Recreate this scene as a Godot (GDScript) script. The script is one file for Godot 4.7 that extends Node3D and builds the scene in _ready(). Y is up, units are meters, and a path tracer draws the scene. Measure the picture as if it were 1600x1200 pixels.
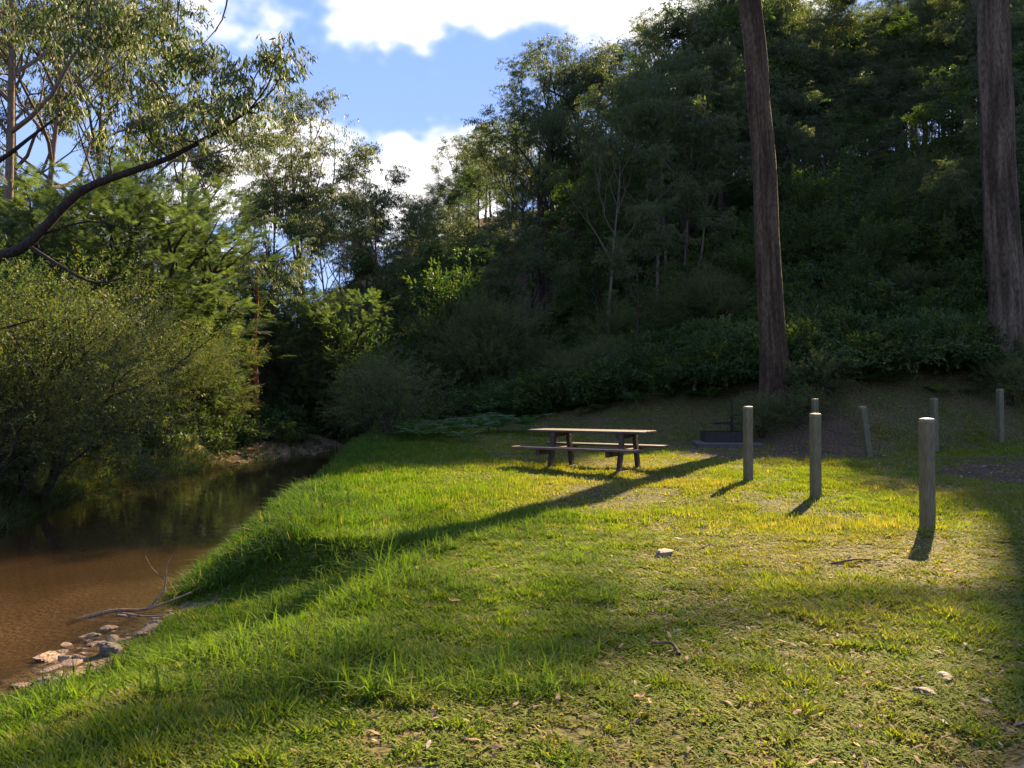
extends Node3D
# A creek-side picnic ground in a eucalypt forest, backlit by a low sun. x right, y up, camera looks along -z; "d" below means -z.

var rng := RandomNumberGenerator.new()
var M := {}
var FAM := {}
var taken := {}
var n1 := FastNoiseLite.new()
var n2 := FastNoiseLite.new()
var n3 := FastNoiseLite.new()

const WATER := -0.6
const RD := [-60.0, -30.0, 0.0, 4.0, 6.0, 8.7, 12.0, 15.8, 20.0, 24.3, 28.0, 32.0, 38.0, 46.0, 60.0, 100.0, 300.0]
const RR := [-6.5, -5.6, -5.0, -4.55, -3.95, -3.7, -4.0, -4.35, -4.75, -5.0, -5.0, -4.4, -3.2, -3.0, -5.0, -20.0, -80.0]
const RL := [-10.4, -8.6, -8.3, -8.0, -7.9, -7.7, -7.8, -8.9, -9.6, -8.4, -7.6, -6.6, -5.6, -5.6, -8.0, -23.0, -84.0]

# ---------------------------------------------------------------- mesh building
class MB:
	var v := PackedVector3Array()
	var n := PackedVector3Array()
	var c := PackedColorArray()
	var idx := PackedInt32Array()
	func quad(a: Vector3, b: Vector3, cc: Vector3, d: Vector3, col: Color) -> void:
		var nn := (cc - a).cross(b - a)
		if nn.length_squared() < 1e-14:
			nn = (d - a).cross(cc - a)
		nn = nn.normalized()
		var k := v.size()
		v.append_array([a, b, cc, d])
		n.append_array([nn, nn, nn, nn])
		c.append_array([col, col, col, col])
		idx.append_array([k, k + 1, k + 2, k, k + 2, k + 3])
	func tri(a: Vector3, b: Vector3, cc: Vector3, col: Color) -> void:
		var nn := (cc - a).cross(b - a).normalized()
		var k := v.size()
		v.append_array([a, b, cc])
		n.append_array([nn, nn, nn])
		c.append_array([col, col, col])
		idx.append_array([k, k + 1, k + 2])
	func tube(path: PackedVector3Array, radii: PackedFloat32Array, sides: int, col: Color, closed := true) -> void:
		var base := v.size()
		var m := path.size()
		var t0 := (path[1] - path[0]).normalized()
		var side := t0.cross(Vector3(0.31, 0.2, 0.93)).normalized()
		for i in m:
			var t := (path[mini(i + 1, m - 1)] - path[maxi(i - 1, 0)]).normalized()
			side = (side - t * side.dot(t)).normalized()
			var up := t.cross(side)
			for j in sides:
				var a := TAU * j / sides
				var o := side * cos(a) + up * sin(a)
				v.append(path[i] + o * radii[i])
				n.append(o)
				c.append(col)
		for i in m - 1:
			for j in sides:
				var a := base + i * sides + j
				var b := base + i * sides + (j + 1) % sides
				idx.append_array([a, a + sides, b, b, a + sides, b + sides])
		if closed:
			var k := v.size()
			v.append(path[m - 1]); n.append((path[m - 1] - path[m - 2]).normalized()); c.append(col)
			for j in sides:
				idx.append_array([base + (m - 1) * sides + j, k, base + (m - 1) * sides + (j + 1) % sides])
	func box(x: Transform3D, s: Vector3, col: Color, ch := 0.0) -> void:
		# a box with chamfered edges
		var h := s * 0.5
		if ch <= 0.0:
			ch = minf(minf(h.x, h.y), h.z) * 0.12
		var ax := [Vector3(1, 0, 0), Vector3(0, 1, 0), Vector3(0, 0, 1)]
		for i in 3:
			var j := (i + 1) % 3
			var k := (i + 2) % 3
			for sg in [-1.0, 1.0]:
				var o: Vector3 = ax[i] * h[i] * sg
				var p: Vector3 = ax[j] * (h[j] - ch)
				var q: Vector3 = ax[k] * (h[k] - ch)
				if sg > 0:
					face(x, o - p - q, o - p + q, o + p + q, o + p - q, col)
				else:
					face(x, o - p - q, o + p - q, o + p + q, o - p + q, col)
		for i in 3:
			var j := (i + 1) % 3
			var k := (i + 2) % 3
			for sj in [-1.0, 1.0]:
				for sk in [-1.0, 1.0]:
					var e: Vector3 = ax[i] * (h[i] - ch)
					var a: Vector3 = ax[j] * h[j] * sj + ax[k] * (h[k] - ch) * sk
					var b: Vector3 = ax[j] * (h[j] - ch) * sj + ax[k] * h[k] * sk
					if sj * sk > 0:
						face(x, a - e, b - e, b + e, a + e, col)
					else:
						face(x, a - e, a + e, b + e, b - e, col)
		for sx in [-1.0, 1.0]:
			for sy in [-1.0, 1.0]:
				for sz in [-1.0, 1.0]:
					var a := Vector3(h.x * sx, (h.y - ch) * sy, (h.z - ch) * sz)
					var b := Vector3((h.x - ch) * sx, h.y * sy, (h.z - ch) * sz)
					var cc := Vector3((h.x - ch) * sx, (h.y - ch) * sy, h.z * sz)
					if sx * sy * sz > 0:
						tri(x * a, x * cc, x * b, col)
					else:
						tri(x * a, x * b, x * cc, col)
	func face(x: Transform3D, a: Vector3, b: Vector3, cc: Vector3, d: Vector3, col: Color) -> void:
		quad(x * a, x * d, x * cc, x * b, col)
	func mesh() -> ArrayMesh:
		var arr := []
		arr.resize(Mesh.ARRAY_MAX)
		arr[Mesh.ARRAY_VERTEX] = v
		arr[Mesh.ARRAY_NORMAL] = n
		arr[Mesh.ARRAY_COLOR] = c
		if idx.size():
			arr[Mesh.ARRAY_INDEX] = idx
		var m := ArrayMesh.new()
		m.add_surface_from_arrays(Mesh.PRIMITIVE_TRIANGLES, arr)
		return m

# ---------------------------------------------------------------- scene helpers
func numbered(called: String) -> String:
	taken[called] = taken.get(called, -1) + 1
	return called if taken[called] == 0 else "%s_%03d" % [called, taken[called]]

func tag(o: Node, label := "", category := "", group := "", kind := "") -> void:
	if label: o.set_meta("label", label)
	if category: o.set_meta("category", category)
	if group: o.set_meta("group", group)
	if kind: o.set_meta("kind", kind)

func part(called: String, mesh: Mesh, mat: Material, parent: Node) -> MeshInstance3D:
	var o := MeshInstance3D.new()
	o.name = called if parent != self else numbered(called)
	o.mesh = mesh
	o.material_override = mat
	parent.add_child(o, true)
	return o

func thing(called: String, at: Vector3, label: String, category: String, group := "", turn := 0.0) -> Node3D:
	var o := Node3D.new()
	o.name = numbered(called)
	add_child(o)
	o.position = at
	o.rotation.y = turn
	tag(o, label, category, group)
	return o

func rv() -> Vector3:
	return Vector3(rng.randf_range(-1, 1), rng.randf_range(-1, 1), rng.randf_range(-1, 1))

func rin() -> Vector3:
	for i in 20:
		var p := rv()
		if p.length_squared() <= 1.0:
			return p
	return Vector3.ZERO

# ---------------------------------------------------------------- terrain
func table(tab: Array, d: float) -> float:
	var i := 0
	while i < RD.size() - 2 and d > RD[i + 1]:
		i += 1
	var t := clampf((d - RD[i]) / (RD[i + 1] - RD[i]), 0, 1)
	var a: float = tab[i]
	var b: float = tab[i + 1]
	var p: float = tab[maxi(i - 1, 0)]
	var q: float = tab[mini(i + 2, tab.size() - 1)]
	if RD[i + 1] - RD[i] > 12.0:
		return lerpf(a, b, t * t * (3 - 2 * t))
	return cubic_interpolate(a, b, p, q, t)

func hill_s(x: float, d: float) -> float:
	return (x - 7.4) * 0.59 + (d - 23.0) * 0.81 + 2.0 - 0.66 * maxf(0.0, x - 8.5) * clampf((30.0 - d) / 8.0, 0, 1)

func gh(x: float, d: float) -> float:
	var xr := table(RR, d)
	var xl := table(RL, d)
	var bump := n1.get_noise_2d(x * 6.0, d * 6.0) * 0.05 + n1.get_noise_2d(x * 1.3 + 40, d * 1.3) * 0.10
	var near := 0.03 * clampf(d - 10.0, 0.0, 22.0)
	if x >= xl and x <= xr:
		var m := (x - xl) / (xr - xl)
		return WATER - 0.36 * pow(4.0 * m * (1.0 - m), 0.6) - 0.02 + bump * 0.5
	var e := n1.get_noise_2d(x * 3.0 + 90, d * 9.0) * 0.35
	if x > xr:
		var s := hill_s(x, d)
		var hill := 0.0
		if s > -1.0:
			hill = (maxf(s, 0.0) * maxf(s, 0.0) / 12.0 if s < 6.0 else s - 3.0) * 0.38 + 1.8 * smoothstep(-1.0, 2.3, s)
			hill = hill if hill < 20.0 else 20.0 + 12.0 * (1.0 - exp(-(hill - 20.0) / 12.0))
			hill += n1.get_noise_2d(x * 2.2, d * 2.2 + 70) * 0.5 * clampf(s / 6.0, 0, 1)
			var g := clampf((x - xr - 2.0) / 12.0, 0, 1)
			hill *= g * g * (3 - 2 * g)
		var beach := beach_at(d)
		var bw := lerpf(1.15, 2.9, 1.0 - smoothstep(7.9, 9.3, d)) + e * (1.0 - 0.6 * beach)
		var t := clampf((x - xr) / bw, 0, 1)
		t = lerpf(t * t * (3 - 2 * t), pow(t, 2.0), beach)
		return lerpf(WATER - 0.02, near + bump + hill, t)
	var tl := clampf((xl - x) / (1.0 + e), 0, 1)
	var side := 0.15 + 0.05 * clampf(xl - x - 1.0, 0, 30) + bump * 2.0
	if d > 24.5 and d < 36.0:
		tl = clampf((xl - x) / 3.2, 0, 1)
	return lerpf(WATER - 0.02, side, tl * tl * (3 - 2 * tl))

func beach_at(d: float) -> float:
	return smoothstep(5.1, 5.9, d) * (1.0 - smoothstep(8.0, 8.8, d))

func gp(x: float, d: float, sink := 0.0) -> Vector3:
	return Vector3(x, gh(x, d) - sink, -d)

func in_mulch(x: float, d: float) -> float:
	# the bare, bark-strewn parking patch on the right and the trampled ground round the fire place
	var w := n1.get_noise_2d(x * 7.0 + 13, d * 7.0) * 0.6
	var a := 1.0 - smoothstep(0.75, 1.15, sqrt(pow((x - 11.6) / 4.6, 2) + pow((d - 15.3) / 3.0, 2)) + w * 0.5)
	var b := 1.0 - smoothstep(0.7, 1.15, sqrt(pow((x - 5.2) / 3.9, 2) + pow((d - 19.3) / 1.9, 2)) + w * 0.5)
	var c := 1.0 - smoothstep(0.6, 1.1, sqrt(pow((x - 3.4) / 2.2, 2) + pow((d - 2.9) / 1.3, 2)) + w * 0.7)
	return maxf(maxf(a, b * 0.9), c * 0.75)

func ground_colour(x: float, d: float, h: float) -> Color:
	var xr := table(RR, d)
	var xl := table(RL, d)
	var w := n1.get_noise_2d(x * 14.0, d * 14.0) * 0.5 + n2.get_noise_2d(x * 30.0, d * 30.0) * 0.5
	var soil := Color(0.155, 0.115, 0.055).lerp(Color(0.085, 0.1, 0.028), clampf(0.5 + w * 1.2, 0, 1))
	var litter := Color(0.085, 0.06, 0.037).lerp(Color(0.13, 0.09, 0.055), clampf(0.5 + w, 0, 1))
	var sand := Color(0.15, 0.09, 0.042).lerp(Color(0.08, 0.048, 0.023), clampf(0.5 + w * 1.2, 0, 1))
	if x <= xr + 0.15 and x >= xl - 0.15:
		return sand
	if x < xl and d > 24.0 and d < 35.0 and xl - x < 2.4:
		return Color(0.34, 0.25, 0.16).lerp(Color(0.2, 0.145, 0.09), clampf(0.5 + w, 0, 1))
	if x < xl:
		return litter.lerp(sand, clampf(1.0 - (h - WATER) / 0.25, 0, 1))
	var col := soil.lerp(litter, smoothstep(0.0, 3.0, hill_s(x, d)))
	col = col.lerp(Color(0.17, 0.115, 0.075).lerp(Color(0.10, 0.068, 0.045), clampf(0.5 + w, 0, 1)), in_mulch(x, d))
	var beach := beach_at(d) * (1.0 - smoothstep(0.5, 1.05, x - xr + w * 0.5))
	return col.lerp(Color(0.33, 0.235, 0.145).lerp(Color(0.2, 0.15, 0.08), clampf(0.5 + w, 0, 1)), beach)

func build_ground() -> void:
	var xs := PackedFloat32Array()
	var x := -12.0
	while x < 14.0:
		xs.append(x)
		x += 0.2
	var st := 0.25
	while x < 260.0:
		xs.append(x); x += st; st *= 1.08
	x = -12.2
	st = 0.25
	var left := PackedFloat32Array()
	while x > -260.0:
		left.append(x); x -= st; st *= 1.08
	left.reverse()
	xs = left + xs
	var ds := PackedFloat32Array()
	var d := -60.0
	while d < 420.0:
		ds.append(d)
		if d < 1.0: d += maxf(0.25, (1.0 - d) * 0.12)
		elif d < 17.0: d += 0.2
		else: d += 0.2 + (d - 17.0) * 0.035
	var mb := MB.new()
	var w := xs.size()
	for dd in ds:
		for xx in xs:
			var h := gh(xx, dd)
			mb.v.append(Vector3(xx, h, -dd))
			mb.c.append(ground_colour(xx, dd, h))
	mb.n.resize(mb.v.size())
	for i in ds.size():
		for j in w:
			var k := i * w + j
			var a := mb.v[k - 1 if j > 0 else k]
			var b := mb.v[k + 1 if j < w - 1 else k]
			var p := mb.v[k - w if i > 0 else k]
			var q := mb.v[k + w if i < ds.size() - 1 else k]
			mb.n[k] = (b - a).cross(q - p).normalized()
			if i < ds.size() - 1 and j < w - 1:
				mb.idx.append_array([k, k + w, k + 1, k + 1, k + w, k + w + 1])
	var g := part("ground", mb.mesh(), M.ground, self)
	tag(g, "grassy creek flat rising to a forested slope", "ground", "", "structure")

func build_water() -> void:
	var mb := MB.new()
	var d := -40.0
	var rows := []
	while d < 60.0:
		rows.append(d)
		d += 0.5
	for dd in rows:
		var a := table(RL, dd) - 0.8
		var b := table(RR, dd) + 0.7
		for j in 9:
			mb.v.append(Vector3(lerpf(a, b, j / 8.0), WATER, -dd))
			mb.n.append(Vector3.UP)
			mb.c.append(Color.WHITE)
	for i in rows.size() - 1:
		for j in 8:
			var k := i * 9 + j
			mb.idx.append_array([k, k + 9, k + 1, k + 1, k + 9, k + 10])
	var o := part("creek_water", mb.mesh(), M.water, self)
	tag(o, "shallow brown creek water along the grassy bank", "water", "", "structure")

# ---------------------------------------------------------------- materials
func noise_tex(seed_: int, freq: float, size: int, ramp: Array, oct := 4, normal := false, bump := 4.0, kind := FastNoiseLite.TYPE_SIMPLEX_SMOOTH) -> NoiseTexture2D:
	var f := FastNoiseLite.new()
	f.seed = seed_
	f.noise_type = kind
	f.frequency = freq
	f.fractal_octaves = oct
	var t := NoiseTexture2D.new()
	t.width = size
	t.height = size
	t.seamless = true
	t.noise = f
	if normal:
		t.as_normal_map = true
		t.bump_strength = bump
	elif ramp.size():
		var g := Gradient.new()
		g.offsets = PackedFloat32Array(ramp.map(func(r): return r[0]))
		g.colors = PackedColorArray(ramp.map(func(r): return r[1]))
		t.color_ramp = g
	return t

func mat(rough := 0.8, col := Color.WHITE, vertex := true) -> StandardMaterial3D:
	var m := StandardMaterial3D.new()
	m.roughness = rough
	m.albedo_color = col.linear_to_srgb()
	m.vertex_color_use_as_albedo = vertex
	return m

func leaf_mat(back: Color, rough := 0.5, spec := 0.4) -> StandardMaterial3D:
	var m := mat(rough)
	m.backlight_enabled = true
	m.backlight = back.linear_to_srgb()
	m.metallic_specular = spec
	m.cull_mode = BaseMaterial3D.CULL_DISABLED
	return m

func triplanar(m: StandardMaterial3D, scale: Vector3, world := true) -> void:
	m.uv1_triplanar = true
	m.uv1_world_triplanar = world
	m.uv1_scale = scale

func build_materials() -> void:
	var g := mat(0.95)
	g.albedo_texture = noise_tex(3, 0.02, 1024, [[0.0, Color(0.45, 0.43, 0.4)], [0.45, Color(0.75, 0.74, 0.72)], [0.7, Color(0.95, 0.95, 0.92)], [1.0, Color(1, 1, 1)]], 6)
	triplanar(g, Vector3(0.7, 0.7, 0.7))
	g.heightmap_enabled = true
	g.heightmap_texture = noise_tex(5, 0.03, 512, [], 5)
	g.heightmap_scale = 3.0
	g.metallic_specular = 0.2
	M.ground = g
	var w := StandardMaterial3D.new()
	w.transparency = BaseMaterial3D.TRANSPARENCY_ALPHA
	w.albedo_color = Color(Color(0.06, 0.034, 0.014).linear_to_srgb(), 0.4)
	w.roughness = 0.04
	w.normal_enabled = true
	w.normal_texture = noise_tex(11, 0.012, 512, [], 3, true, 3.0)
	w.normal_scale = 0.16
	triplanar(w, Vector3(0.45, 0.45, 0.28))
	M.water = w
	# bark: streaks run up the stem, in the stem's own axes
	var b := mat(0.92)
	b.albedo_texture = noise_tex(21, 0.018, 512, [[0.0, Color(0.55, 0.52, 0.5)], [0.5, Color(0.82, 0.8, 0.78)], [1.0, Color(1, 1, 1)]], 5)
	triplanar(b, Vector3(1.5, 0.5, 1.5), false)
	b.heightmap_enabled = true
	b.heightmap_texture = noise_tex(22, 0.025, 512, [], 5)
	b.heightmap_scale = 1.2
	b.metallic_specular = 0.2
	M.bark = b
	M.leaf = leaf_mat(Color(0.75, 0.9, 0.3), 0.6, 0.36)
	M.feather = leaf_mat(Color(0.8, 1.0, 0.4), 0.7, 0.3)
	M.grass = leaf_mat(Color(0.9, 1.0, 0.15), 0.75, 0.22)
	M.fern = leaf_mat(Color(0.7, 0.95, 0.25), 0.55, 0.4)
	M.dry = leaf_mat(Color(0.5, 0.35, 0.2), 0.8, 0.3)
	var wood := mat(0.85)
	wood.albedo_texture = noise_tex(31, 0.02, 512, [[0.0, Color(0.4, 0.38, 0.36)], [0.5, Color(0.78, 0.76, 0.74)], [1.0, Color(1, 1, 1)]], 5)
	triplanar(wood, Vector3(0.5, 5.0, 5.0), false)
	wood.heightmap_enabled = true
	wood.heightmap_texture = noise_tex(32, 0.03, 256, [], 4)
	wood.heightmap_scale = 0.5
	M.plank = wood
	var post := mat(0.6)
	post.albedo_texture = noise_tex(33, 0.02, 512, [[0.0, Color(0.62, 0.6, 0.56)], [0.5, Color(0.84, 0.82, 0.78)], [1.0, Color(1, 1, 1)]], 5)
	triplanar(post, Vector3(4.0, 0.5, 4.0), false)
	M.post = post
	var steel := mat(0.7)
	steel.albedo_texture = noise_tex(41, 0.03, 256, [[0.0, Color(0.5, 0.42, 0.38)], [0.6, Color(0.9, 0.86, 0.83)], [1.0, Color(1, 1, 1)]], 4)
	triplanar(steel, Vector3(2, 2, 2), false)
	steel.metallic = 0.3
	M.steel = steel
	var rock := mat(0.85)
	rock.albedo_texture = noise_tex(51, 0.02, 512, [[0.0, Color(0.5, 0.47, 0.44)], [0.5, Color(0.8, 0.78, 0.76)], [1.0, Color(1, 1, 1)]], 6)
	triplanar(rock, Vector3(2.5, 2.5, 2.5), false)
	rock.heightmap_enabled = true
	rock.heightmap_texture = noise_tex(52, 0.02, 256, [], 5)
	rock.heightmap_scale = 1.5
	M.rock = rock

# ---------------------------------------------------------------- sky
func build_sky() -> PanoramaSkyMaterial:
	var w := 2048
	var h := 1024
	var f := FastNoiseLite.new()
	f.seed = 8
	f.frequency = 2.6
	f.fractal_octaves = 5
	var f2 := FastNoiseLite.new()
	f2.seed = 19
	f2.frequency = 13.0
	f2.fractal_octaves = 4
	# cloud masses: bearing, elevation, half widths (degrees), weight
	var cl := [[-4.0, 29.0, 17.0, 5.2, 0.75], [-20.0, 30.0, 6.0, 5.0, 0.5], [9.0, 27.5, 8.0, 4.0, 0.5], [-16.0, 14.5, 8.0, 4.5, 0.75], [-5.0, 13.0, 4.5, 3.8, 0.8], [12.0, 20.3, 3.0, 1.7, 0.6],
		[-8.0, 20.5, 8.0, 2.4, -0.8], [2.0, 22.0, 6.0, 1.8, -0.6], [-14.5, 26.2, 2.2, 1.6, -0.5], [24.0, 24.0, 5.0, 7.0, 0.5], [-27.0, 24.0, 4.0, 6.0, -0.45], [30.0, 44.0, 20.0, 9.0, 0.3]]
	var data := PackedFloat32Array()
	data.resize(w * h * 3)
	for j in h:
		var el := (0.5 - (j + 0.5) / h) * PI
		var y := sin(el)
		var ce := cos(el)
		var t := pow(clampf(1.0 - y, 0, 1), 2.2)
		var sky := Color(0.14, 0.28, 0.78).lerp(Color(0.44, 0.59, 0.92), t)
		var o := j * w * 3
		if y < 0:
			for i in w:
				data[o] = 0.09; data[o + 1] = 0.09; data[o + 2] = 0.07
				o += 3
			continue
		var eld := rad_to_deg(el)
		for i in w:
			var az := wrapf((i + 0.5) / w * TAU, -PI, PI)
			var p := Vector3(sin(az) * ce, y * 1.7, -cos(az) * ce)
			var a := f.get_noise_3dv(p)
			var cov := a * 0.9 - 0.03
			var azd := rad_to_deg(az)
			if absf(azd) < 70.0:
				for b in cl:
					var u: float = (azd - b[0]) / b[2]
					var q: float = (eld - b[1]) / b[3]
					var r := u * u + q * q
					if r < 6.0:
						cov += b[4] * exp(-r)
			var fine := f2.get_noise_3dv(p)
			var wisp := f2.get_noise_3dv(p * 3.1 + Vector3(7, 3, 1))
			var dens := smoothstep(0.02, 0.56, cov + fine * 0.36 + wisp * 0.16)
			var thick := smoothstep(0.5, 1.15, cov + fine * 0.1)
			var lum := 1.02 - 0.4 * thick + fine * 0.16 + wisp * 0.06
			data[o] = lerpf(sky.r, 1.02 * lum, dens)
			data[o + 1] = lerpf(sky.g, 0.99 * lum, dens)
			data[o + 2] = lerpf(sky.b, 1.0 * lum, dens)
			o += 3
	var m := PanoramaSkyMaterial.new()
	m.panorama = ImageTexture.create_from_image(Image.create_from_data(w, h, false, Image.FORMAT_RGBF, data.to_byte_array()))
	return m

# ---------------------------------------------------------------- foliage: sprigs, stamped into crowns
func leaf(mb: MB, p: Vector3, dir: Vector3, nrm: Vector3, len: float, wid: float, col: Color) -> void:
	var s := dir.cross(nrm).normalized() * wid * 0.5
	var m := p + dir * len * 0.42 + nrm * len * 0.06
	mb.quad(p, m + s, p + dir * len, m - s, col)

func jitter(c: Color, v: float) -> Color:
	var k := 1.0 + rng.randf_range(-v, v)
	return Color(c.r * k * (1.0 + rng.randf_range(-v, v) * 0.4), c.g * k, c.b * k * (1.0 + rng.randf_range(-v, v) * 0.5))

func make_family(called: String, variants: Array, tints: Array) -> void:
	var f := {"v": [], "n": [], "c": [], "idx": PackedInt32Array(variants[0].idx), "nv": variants[0].v.size(), "ni": variants[0].idx.size(), "made": 1}
	for m: MB in variants:
		f.v.append(m.v)
		f.n.append(m.n)
		var cs := []
		for t: Color in tints:
			var cc := PackedColorArray()
			for x in m.c:
				cc.append(Color(x.r * t.r, x.g * t.g, x.b * t.b))
			cs.append(cc)
		f.c.append(cs)
	FAM[called] = f

func family_index(f: Dictionary, count: int) -> PackedInt32Array:
	var idx: PackedInt32Array = f.idx
	var base := idx.slice(0, f.ni)
	while f.made < count:
		var off: int = f.made * f.nv
		for k in base:
			idx.append(k + off)
		f.made += 1
	f.idx = idx
	return idx.slice(0, count * f.ni)

func stamp(called: String, xs: Array, shade: Array = []) -> ArrayMesh:
	# shade: which tint each copy takes, or random
	var f: Dictionary = FAM[called]
	var v := PackedVector3Array()
	var n := PackedVector3Array()
	var c := PackedColorArray()
	var nt: int = f.c[0].size()
	for k in xs.size():
		var x: Transform3D = xs[k]
		var i: int = rng.randi() % f.v.size()
		v.append_array(x * (f.v[i] as PackedVector3Array))
		n.append_array(Transform3D(x.basis.orthonormalized(), Vector3.ZERO) * (f.n[i] as PackedVector3Array))
		c.append_array(f.c[i][shade[k] if shade.size() else rng.randi() % nt])
	var arr := []
	arr.resize(Mesh.ARRAY_MAX)
	arr[Mesh.ARRAY_VERTEX] = v
	arr[Mesh.ARRAY_NORMAL] = n
	arr[Mesh.ARRAY_COLOR] = c
	arr[Mesh.ARRAY_INDEX] = family_index(f, xs.size())
	var m := ArrayMesh.new()
	m.add_surface_from_arrays(Mesh.PRIMITIVE_TRIANGLES, arr)
	return m

func build_families() -> void:
	# eucalypt: short twigs with long narrow leaves that hang
	for spec in [["gum", 0.19, 0.042, 15], ["gum_near", 0.125, 0.03, 15]]:
		var vs := []
		for k in 5:
			var mb := MB.new()
			var tw := 0.62 if spec[0] == "gum" else 0.42
			for i in int(spec[3]):
				var t: float = (i + 0.6) / spec[3]
				var p := Vector3(rng.randf_range(-0.1, 0.1), -0.12 * t * t + rng.randf_range(-0.06, 0.06), tw * t) * (1.0 if spec[0] == "gum" else 0.75)
				var dir := (Vector3(rng.randf_range(-0.7, 0.7), -0.85, rng.randf_range(-0.3, 0.7))).normalized()
				var nr := dir.cross(rv()).normalized()
				leaf(mb, p, dir, nr, spec[1] * rng.randf_range(0.7, 1.25), spec[2] * rng.randf_range(0.8, 1.2), jitter(Color(0.115, 0.135, 0.062), 0.28))
			mb.quad(Vector3(0, 0, 0), Vector3(0.006, 0, 0), Vector3(0.003, -0.12, tw), Vector3(-0.003, -0.12, tw), Color(0.08, 0.06, 0.045))
			vs.append(mb)
		make_family(spec[0], vs, [Color(1, 1, 1), Color(1.18, 1.1, 0.95), Color(0.82, 0.9, 0.95), Color(1.1, 1.22, 0.9), Color(0.95, 0.95, 1.1)])
	# wattle: flat feathery fronds
	var wv := []
	for k in 4:
		var mb := MB.new()
		for fr in 5:
			var a := rng.randf_range(-1.0, 1.0)
			var d0 := Vector3(sin(a), rng.randf_range(-0.1, 0.35), cos(a)).normalized()
			var o := Vector3(0, 0, fr * 0.08)
			var L := rng.randf_range(0.26, 0.4)
			var col := jitter(Color(0.108, 0.128, 0.068), 0.25)
			for i in 6:
				var t := (i + 0.8) / 6.5
				var p := o + d0 * L * t + Vector3(0, -0.1 * t * t, 0)
				for s in [-1.0, 1.0]:
					var sd: Vector3 = (d0.cross(Vector3.UP) * s + d0 * 0.55 + Vector3(0, rng.randf_range(-0.25, 0.1), 0)).normalized()
					var q: Vector3 = p + sd * 0.13 * (1.1 - 0.5 * t)
					var ww := d0 * 0.018
					mb.tri(p - ww, p + ww, q, col)
		wv.append(mb)
	make_family("wattle", wv, [Color(1, 1, 1), Color(1.2, 1.15, 0.85), Color(0.8, 0.88, 0.95), Color(1.08, 1.05, 1.15)])
	# tea tree: upright arching twigs with many tiny leaves
	var tv := []
	for k in 5:
		var mb := MB.new()
		for i in 34:
			var t := (i + 0.5) / 34.0
			var p := Vector3(0.05 * sin(t * 4.0 + k), 0.06 * t - 0.12 * t * t, 0.55 * t) + rv() * 0.05
			var dir := (rv() + Vector3(0, 0.25, 0.6)).normalized()
			var nr := dir.cross(rv()).normalized()
			var s := nr.cross(dir) * 0.011
			mb.tri(p - s, p + s, p + dir * rng.randf_range(0.045, 0.08), jitter(Color(0.115, 0.125, 0.055), 0.3))
		mb.tri(Vector3(-0.004, 0, 0), Vector3(0.004, 0, 0), Vector3(0, -0.05, 0.55), Color(0.1, 0.075, 0.05))
		tv.append(mb)
	make_family("tea", tv, [Color(1, 1, 1), Color(1.25, 1.12, 0.9), Color(0.75, 0.85, 0.9), Color(1.1, 1.2, 0.8)])
	# a dark, small-leaved shrub
	var dv := []
	for k in 4:
		var mb := MB.new()
		for i in 22:
			var t := (i + 0.5) / 22.0
			var p := Vector3(0, 0.05 * t - 0.1 * t * t, 0.5 * t) + rv() * 0.06
			var dir := (rv() + Vector3(0, 0.1, 0.6)).normalized()
			leaf(mb, p, dir, dir.cross(rv()).normalized(), rng.randf_range(0.06, 0.1), rng.randf_range(0.018, 0.028), jitter(Color(0.088, 0.102, 0.044), 0.3))
		dv.append(mb)
	make_family("box", dv, [Color(1, 1, 1), Color(1.3, 1.2, 0.9), Color(0.8, 0.9, 0.9)])
	# broad-leaved understorey
	var bv := []
	for k in 4:
		var mb := MB.new()
		for i in 13:
			var t := (i + 0.5) / 13.0
			var p := Vector3(0, -0.06 * t, 0.5 * t) + rv() * 0.05
			var dir := (rv() * 0.8 + Vector3(0, -0.25, 0.5)).normalized()
			var nr := (Vector3.UP + rv() * 0.6).normalized()
			leaf(mb, p, dir, (nr - dir * nr.dot(dir)).normalized(), rng.randf_range(0.11, 0.2), rng.randf_range(0.05, 0.08), jitter(Color(0.085, 0.12, 0.042), 0.28))
		bv.append(mb)
	make_family("broad", bv, [Color(1, 1, 1), Color(1.25, 1.15, 0.85), Color(0.72, 0.85, 0.95), Color(1.1, 1.1, 0.8)])

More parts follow.
